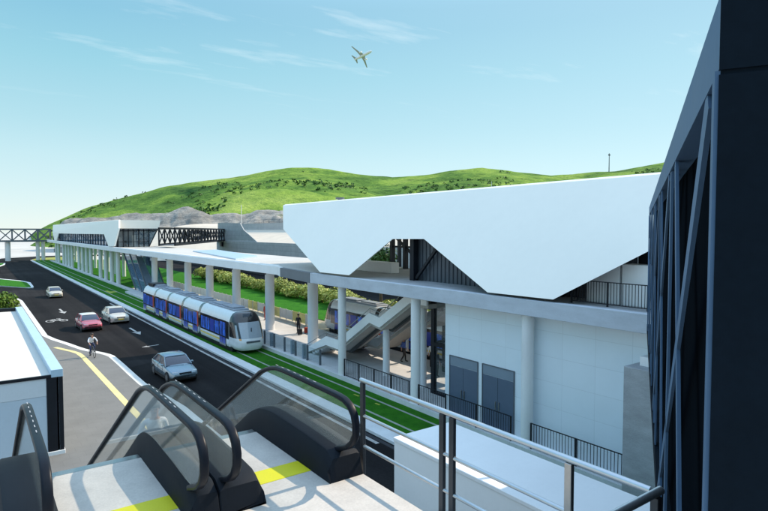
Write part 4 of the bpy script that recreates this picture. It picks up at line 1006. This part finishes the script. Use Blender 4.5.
# ------------------------------------------------------------------ people
def person(label, loc, rot, joints, mats, group=None, sc=1.0):
    """one skinned body; joints: name -> (x, y, z); the person looks along -Y"""
    J = {k: Vector(v) for k, v in joints.items()}
    vs = []; rad = []; ed = []; own = []
    def v(p, r, m): vs.append(Vector(p)); rad.append(r); own.append(m); return len(vs)-1
    def link(a, b): ed.append((a, b))
    pel = v(J['pelvis'], .125, 'leg'); wai = v(J['pelvis'].lerp(J['chest'], .45), .118, 'top'); ch = v(J['chest'], .140, 'top'); nk = v(J['neck'], .055, 'skin')
    hd0 = v(J['head']-Vector((0, 0, .045)), .078, 'skin'); hd1 = v(J['head']+Vector((0, 0, .05)), .09, 'skin'); hd2 = v(J['head']+Vector((0, 0, .12)), .055, 'skin')
    for a, b in ((pel, wai), (wai, ch), (ch, nk), (nk, hd0), (hd0, hd1), (hd1, hd2)): link(a, b)
    for s in ('l', 'r'):
        sg = 1 if s == 'l' else -1
        sh = v(J['sh_'+s], .062, 'top'); el = v(J['el_'+s], .043, 'sleeve'); wr = v(J['wr_'+s], .03, 'skin')
        mid = v(J['sh_'+s].lerp(J['el_'+s], .5), .05, 'top')
        link(ch, sh); link(sh, mid); link(mid, el); link(el, wr)
        d = (J['wr_'+s]-J['el_'+s]).normalized(); side = d.cross(Vector((0, 1, 0))).normalized() if abs(d.y) < .9 else Vector((sg, 0, 0))
        pm_ = v(J['wr_'+s]+d*.06, .034, 'skin'); link(wr, pm_)
        for k in range(4):
            o = side*(k-1.5)*.018; ln = (.06, .075, .07, .055)[k]
            f1 = v(J['wr_'+s]+d*.10+o, .0095, 'skin'); f2 = v(J['wr_'+s]+d*(.10+ln*.6)+o*1.1+Vector((0, -.012, -.006)), .0085, 'skin'); f3 = v(J['wr_'+s]+d*(.10+ln)+o*1.1+Vector((0, -.03, -.012)), .008, 'skin')
            link(pm_, f1); link(f1, f2); link(f2, f3)
        th = v(J['wr_'+s]+d*.04-side*.042, .010, 'skin'); th2 = v(J['wr_'+s]+d*.075-side*.058+Vector((0, -.015, 0)), .009, 'skin'); link(wr, th); link(th, th2)
        hp0 = v(J['hip_'+s], .095, 'leg'); kn = v(J['kn_'+s], .062, 'leg'); an = v(J['an_'+s], .042, 'leg'); md = v(J['hip_'+s].lerp(J['kn_'+s], .5), .08, 'leg'); cf = v(J['kn_'+s].lerp(J['an_'+s], .35), .06, 'leg')
        link(pel, hp0); link(hp0, md); link(md, kn); link(kn, cf); link(cf, an)
        ft = J['an_'+s]+Vector((0, -.08, -.045)); tf = v(ft, .042, 'shoe'); to = v(ft+Vector((0, -.10, -.012)), .036, 'shoe'); link(an, tf); link(tf, to)
    me = bpy.data.meshes.new('person_skeleton'); me.from_pydata([tuple(p) for p in vs], ed, [])
    bm = bmesh.new(); bm.from_mesh(me); lay = bm.verts.layers.skin.verify(); bm.verts.ensure_lookup_table()
    for i, vv in enumerate(bm.verts): vv[lay].radius = (rad[i], rad[i]); vv[lay].use_root = (i == 0)
    bm.to_mesh(me); bm.free()
    tmp = bpy.data.objects.new('tmp', me); C.objects.link(tmp)
    tmp.modifiers.new('s', 'SKIN').use_smooth_shade = True; tmp.modifiers.new('u', 'SUBSURF').levels = 1
    bpy.context.view_layer.update(); dg = bpy.context.evaluated_depsgraph_get(); ev = bpy.data.meshes.new_from_object(tmp.evaluated_get(dg))
    bpy.data.objects.remove(tmp)
    keys = ['skin', 'top', 'sleeve', 'leg', 'shoe']
    for k in keys: ev.materials.append(M[mats.get(k, 'skin')])
    for p in ev.polygons:
        c = p.center; best = min(range(len(vs)), key=lambda i: (vs[i]-c).length-rad[i]*.6); p.material_index = keys.index(own[best]); p.use_smooth = True
    o = bpy.data.objects.new('person', ev); C.objects.link(o); tag(o, label, 'person', group)
    # hair, face
    hdp = J['head']+Vector((0, 0, .045)); hm = MB(); rings = []
    for i in range(7):
        ph = i/6*pi*.62; r = max(.002, sin(ph))*.104
        rings.append([(hdp.x+r*cos(2*pi*k/16), hdp.y+.018+r*1.12*sin(2*pi*k/16), hdp.z+.105*cos(ph)+.012+(.045 if sin(2*pi*k/16) < -.35 else 0)*(i/6)) for k in range(16)])
    P('hair', hm.loft(rings[::-1]), mats.get('hair', 'hair'), o, smooth=60)
    fm = MB()
    for s in (-1, 1): fm.box(hdp.x+s*.034-.011, hdp.x+s*.034+.011, hdp.y-.097, hdp.y-.075, hdp.z-.022, hdp.z-.010)
    fm.box(hdp.x-.024, hdp.x+.024, hdp.y-.088, hdp.y-.07, hdp.z-.088, hdp.z-.080)
    P('eyes_and_mouth', fm, 'hair', o)
    nm = MB().loft([[(hdp.x-.008, hdp.y-.08, hdp.z-.015), (hdp.x+.008, hdp.y-.08, hdp.z-.015), (hdp.x, hdp.y-.095, hdp.z-.015)], [(hdp.x-.016, hdp.y-.08, hdp.z-.06), (hdp.x+.016, hdp.y-.08, hdp.z-.06), (hdp.x, hdp.y-.115, hdp.z-.055)]])
    P('nose', nm, 'skin', o)
    em = MB()
    for s in (-1, 1): em.tube([(hdp.x+s*.086, hdp.y+.012, hdp.z-.05), (hdp.x+s*.10, hdp.y+.02, hdp.z-.02), (hdp.x+s*.088, hdp.y+.012, hdp.z+.008)], .013, 6)
    P('ears', em, 'skin', o, smooth=60)
    o.location = loc; o.rotation_euler = (0, 0, rot); o.scale = (sc, sc, sc)
    return o
STAND = dict(pelvis=(0, 0, .95), chest=(0, .01, 1.30), neck=(0, .005, 1.48), head=(0, -.015, 1.60), sh_l=(.185, .01, 1.39), sh_r=(-.185, .01, 1.39), el_l=(.25, .03, 1.12), el_r=(-.25, .03, 1.12), wr_l=(.26, -.05, .88), wr_r=(-.26, -.05, .88), hip_l=(.09, 0, .90), hip_r=(-.09, 0, .90), kn_l=(.10, -.02, .49), kn_r=(-.10, -.02, .49), an_l=(.11, .02, .09), an_r=(-.11, .02, .09))
WALK = dict(STAND, kn_l=(.09, -.14, .50), an_l=(.09, -.16, .10), kn_r=(-.09, .03, .49), an_r=(-.09, .25, .14), wr_l=(.25, .10, .90), el_l=(.25, .10, 1.13), wr_r=(-.25, -.18, .92), el_r=(-.25, -.02, 1.12))
RIDE = dict(STAND, wr_r=(-.30, -.14, 1.0), el_r=(-.29, .04, 1.13))
# rider on the bicycle
BIKE = dict(pelvis=(0, .26, 1.0), chest=(0, .06, 1.32), neck=(0, .0, 1.49), head=(0, -.035, 1.60), sh_l=(.19, .03, 1.40), sh_r=(-.19, .03, 1.40), el_l=(.30, -.12, 1.20), el_r=(-.30, -.12, 1.20), wr_l=(.26, -.31, 1.06), wr_r=(-.26, -.31, 1.06), hip_l=(.09, .24, .97), hip_r=(-.09, .24, .97), kn_l=(.13, -.14, .80), kn_r=(-.12, -.04, .62), an_l=(.12, -.02, .44), an_r=(-.12, .14, .20))
cyc = (6.95, 46.1, .125)
# the rider is held by the bicycle: both stand at the same spot
person('person in a white shirt and dark blue jeans riding a bicycle along the pavement edge', cyc, radians(6), BIKE, dict(top='shirt', sleeve='shirt', leg='jeans', shoe='shoe'))
bk_ = thing('bicycle', 'slim dark bicycle ridden by the person in a white shirt on the pavement edge', 'bicycle', (0, 0, 0))
for y in (-.52, .52):
    wl = P('wheel', MB().tube([(0, y+.33*cos(2*pi*k/28), .345+.33*sin(2*pi*k/28)) for k in range(28)], .017, 8, closed=True), 'tyre', bk_, smooth=60)
    m = MB()
    for k in range(12): m.bar((0, y, .345), (0, y+.32*cos(2*pi*k/12), .345+.32*sin(2*pi*k/12)), .004, .004)
    P('spokes', m, 'rim', wl)
fr = MB()
for a, b in (((0, .08, .30), (0, .24, .86)), ((0, .22, .78), (0, -.32, .80)), ((0, -.33, .72), (0, .08, .30)), ((0, .52, .345), (0, .08, .30)), ((0, .52, .345), (0, .22, .76)), ((0, -.32, .84), (0, -.52, .345))): fr.tube([a, b], .017, 8)
P('frame', fr, 'steelgrey', bk_, smooth=60)
P('handlebar', MB().tube([(-.27, -.26, 1.02), (-.22, -.36, 1.03), (0, -.36, .98), (.22, -.36, 1.03), (.27, -.26, 1.02)], .014, 8).tube([(0, -.32, .84), (0, -.36, .98)], .015, 8), 'black', bk_, smooth=60)
P('saddle', MB().loft([[(-.02, .08, .90), (.02, .08, .90), (.02, .08, .93), (-.02, .08, .93)], [(-.08, .34, .89), (.08, .34, .89), (.08, .34, .94), (-.08, .34, .94)]]), 'black', bk_, bevel=.01)
P('pedals', MB().bar((-.12, .08, .12), (-.12, .08, .30), .02, .02).bar((.12, .08, .30), (.12, -.04, .38), .02, .02).box(-.2, -.08, .03, .13, .11, .13).box(.08, .2, -.09, .01, .37, .39), 'black', bk_)
bk_.location = cyc; bk_.rotation_euler = (0, 0, radians(6))
ye = 11.55
person('person with brown hair in a white shirt riding the escalator, seen through the glass', (2.82, ye, zstep(ye)+.02), radians(-10), RIDE, dict(top='shirt', sleeve='shirt', leg='bluecloth', shoe='shoe', hair='hair'))
pp = G(298.4, 333.4, .3)
person('person in dark clothes on the sunlit platform between thick columns, suitcases at the feet', (pp.x, pp.y, .3), radians(-60), STAND, dict(top='darkcloth', sleeve='darkcloth', leg='darkcloth', shoe='shoe'))
pc = G(265.6, 320, .3)
person('person in red clothes standing on the platform beside a thick column by the tram nose', (pc.x, pc.y, .3), radians(200), STAND, dict(top='redcloth', sleeve='redcloth', leg='redcloth', shoe='shoe'))
for lab, x, y, mm, jj, rz in (('person in black standing under the deck beside the slim stair column', 23.2, 26.2, 'darkcloth', STAND, 0), ('person in a dark blue jacket walking under the stairs on the platform', 24.0, 30.5, 'bluecloth', WALK, 1.2), ('person in dark clothes standing inside the glazed hall at the white wall end', 22.6, 22.2, 'darkcloth', STAND, .6), ('person in a pale shirt and dark trousers waiting behind the slim stair column', 24.6, 28.2, 'shirt', STAND, 2.2), ('person in a red top walking in the shade under the far stair flight', 25.0, 26.0, 'redcloth', WALK, -1.0)):
    z = .3 if y > 22.4 else 3.11
    person(lab, (x, y, z), rz, jj, dict(top=mm, sleeve=mm, leg='darkcloth', shoe='shoe'))
def bag(label, x, y, mat):
    b = thing('suitcase', label, 'suitcase', (x, y, .3), 'suitcases on the platform')
    P('case', MB().box(x-.2, x+.2, y-.13, y+.13, .36, .86), mat, b, bevel=.05, segs=2)
    P('handle', MB().tube([(x-.1, y+.08, .86), (x-.1, y+.08, 1.02), (x+.1, y+.08, 1.02), (x+.1, y+.08, .86)], .012, 6), 'black', b)
    m = MB()
    for s in (-.14, .14): m.tube([(x+s-.02, y, .34), (x+s+.02, y, .34)], .04, 10)
    P('wheels', m, 'black', b)
bag('red suitcase on the sunlit platform at the feet of the person in dark clothes', pp.x+.55, pp.y-.5, 'redcloth')
bag('black suitcase on the platform beside the red suitcase', pp.x-.25, pp.y-.75, 'darkcloth')
# ------------------------------------------------------------------ aeroplane
ap = thing('aeroplane', 'small pale grey jet aeroplane banking high in the sky above the hill', 'aeroplane', (0, 0, 0))
M['planegrey'] = surf('planegrey', (.36, .37, .39), .4, .06, .3)
Lp = 37.0
rg = []
for y, r in ((-18.5, .1), (-17.8, .9), (-16, 1.7), (-13, 2.0), (6, 2.0), (11, 1.6), (15, .95), (18.5, .3)):
    rg.append([(r*cos(2*pi*k/16), y, r*sin(2*pi*k/16)+(max(0, y-6)*.09)) for k in range(16)])
P('fuselage', MB().loft(rg), 'planewhite', ap, smooth=50)
for s in (1, -1):
    P('wing', MB().loft([[(s*1.6, -4.5, -1.0), (s*1.6, 2.8, -1.0), (s*1.6, 1, -.3)], [(s*7, .0, -.55), (s*7, 3.6, -.55), (s*7, 2.6, -.2)], [(s*18, 6.2, .9), (s*18, 7.8, .9), (s*18, 7.4, 1.05)]]), 'planegrey', ap)
    P('tailplane', MB().loft([[(s*.5, 12.5, 1.2), (s*.5, 16.8, 1.2), (s*.5, 15.5, 1.5)], [(s*6.6, 16.8, 1.7), (s*6.6, 18.4, 1.7), (s*6.6, 18, 1.85)]]), 'planegrey', ap)
    P('engine', MB().tube([(s*5.9, -4.6, -1.9), (s*5.9, -3.4, -1.9), (s*5.9, -.4, -1.8)], [1.15, 1.25, .7], 16), 'planewhite', ap, smooth=50)
P('tail_fin', MB().loft([[(-.2, 11, 1.6), (.2, 11, 1.6), (.2, 17, 1.4), (-.2, 17, 1.4)], [(-.1, 16, 7.6), (.1, 16, 7.6), (.1, 18.6, 7.6), (-.1, 18.6, 7.6)]]), 'planegrey', ap)
D = 780; pos = atdepth(362.5, 55.8, D)
nose_dir = (RT*.90+UP*.13-FW*.90).normalized()          # fuselage axis
wing = (RT*.66-UP*.75+FW*.55); wing = (wing-nose_dir*wing.dot(nose_dir)).normalized()
yax = -nose_dir; xax = wing; zax = xax.cross(yax).normalized()
ap.matrix_world = Matrix((( xax.x, yax.x, zax.x, pos.x), (xax.y, yax.y, zax.y, pos.y), (xax.z, yax.z, zax.z, pos.z), (0, 0, 0, 1)))
# ------------------------------------------------------------------ masts
def mast(label, px, pyb, pyt, d, r, mat='steelgrey', cross=True):
    b = atdepth(px, pyb, d); tz = atdepth(px, pyt, d).z
    t = thing('mast', label, 'mast', (b.x, b.y, b.z-14), 'masts on the hill')
    P('shaft', MB().cyl(b.x, b.y, b.z-14, tz, r, 8, r*.55), mat, t)
    if cross: P('antenna', MB().box(b.x-r*2.2, b.x+r*2.2, b.y-r*.5, b.y+r*.5, tz-3.2, tz-1.0), mat, t)
mast('tall thin grey mast on the green hill crest above the white roof', 609, 172, 153.5, 752, .75)
mast('short pale mast lower on the green hillside above the white roof', 491.5, 190, 181.5, 560, .45, 'panelwhite', False)
mast('thin pale pole on the rocky slope at the end of the retaining wall', 241.5, 222, 205, 240, .22, 'panelwhite', False)
# ------------------------------------------------------------------ shrubs
def foliage(m, c, rad, n, ls, flat=.75):
    """leaf-sized faces spread through an uneven crown made of several lobes"""
    lobes = [(Vector((random.uniform(-.5, .5)*rad[0], random.uniform(-.5, .5)*rad[1], random.uniform(-.25, .45)*rad[2])), random.uniform(.45, .75)) for _ in range(7)]
    for _ in range(n):
        lc, lr = random.choice(lobes); d = Vector((random.gauss(0, 1), random.gauss(0, 1), random.gauss(0, 1))).normalized()
        p = Vector(c)+lc+Vector((d.x*rad[0], d.y*rad[1], d.z*rad[2]))*lr*random.uniform(.6, 1.05)
        u = (d+Vector((random.uniform(-1, 1), random.uniform(-1, 1), random.uniform(-.6, 1)))*.8).normalized(); w_ = u.cross(Vector((random.uniform(-1, 1), random.uniform(-1, 1), .3))).normalized(); s_ = ls*random.uniform(.6, 1.3); q_ = u.cross(w_)
        m.add([p-w_*s_*.5, p+q_*s_*.32, p+w_*s_*.5, p-q_*s_*.32], [(0, 1, 2, 3)])
def shrub(label, loc, rad, n, ls, mat, group, cat='shrub', name='shrub'):
    t = thing(name, label, cat, (0, 0, 0), group)
    m = MB()
    for k in range(5): a = 2*pi*k/5; m.tube([(0, 0, 0), (rad[0]*.25*cos(a), rad[1]*.25*sin(a), rad[2]*.7), (rad[0]*.5*cos(a), rad[1]*.5*sin(a), rad[2]*1.3)], [.05, .035, .012], 6)
    P('stems', m, 'bark', t); m = MB(); foliage(m, (0, 0, rad[2]*.95), rad, n, ls); P('leaves', m, mat, t)
    t.location = loc; return t
hg = [shrub('', (0, 0, 0), (1.9, 1.7, 1.0), 1500, .30, 'hedge', 'yellow-green shrubs along the lawn') for _ in range(3)]
hl = 'yellow-green leafy shrub in the dense row along the back of the lawn'
y = 43.0; k = 0; first = [True]*3
while y < 112:
    x = 37.0+random.uniform(-.5, .5)-(1.2 if y < 60 else 0); lc = (x, y, .08); s_ = random.uniform(.85, 1.25); src = hg[k % 3]
    if first[k % 3]: src.location = lc; src.scale = (s_, s_, s_*.95); src['label'] = hl; first[k % 3] = False
    else: dup(src, lc, random.uniform(0, 6.28), hl, (s_, s_, s_*.95))
    y += random.uniform(1.9, 2.5); k += 1
gb_ = shrub('round bright green bush behind the flat-roofed building by the road corner', (1.2, 66, .12), (2.3, 2.2, 1.9), 3800, .34, 'bush', None, 'bush', 'bush')
tc_ = atdepth(381, 262, 60)
tr = thing('tree', 'dark green leafy tree behind the station, seen through the first gap in the folded roof', 'tree', (0, 0, 0))
P('trunk', MB().tube([(0, 0, 0), (.05, .1, 2), (-.1, 0, 4.2), (.1, .1, 6)], [.22, .18, .13, .05], 10).tube([(0, .05, 3), (.8, .3, 4.6)], [.08, .03], 6).tube([(0, 0, 3.2), (-.8, -.4, 4.9)], [.08, .03], 6), 'bark', tr, smooth=60)
m = MB(); foliage(m, (0, 0, 5.6), (2.2, 2.2, 2.3), 2600, .34); P('crown', m, 'scrub', tr); tr.location = (tc_.x, tc_.y, .08)
# ------------------------------------------------------------------ tidy up
for o in S.objects:
    if '_o' in o: del o['_o']
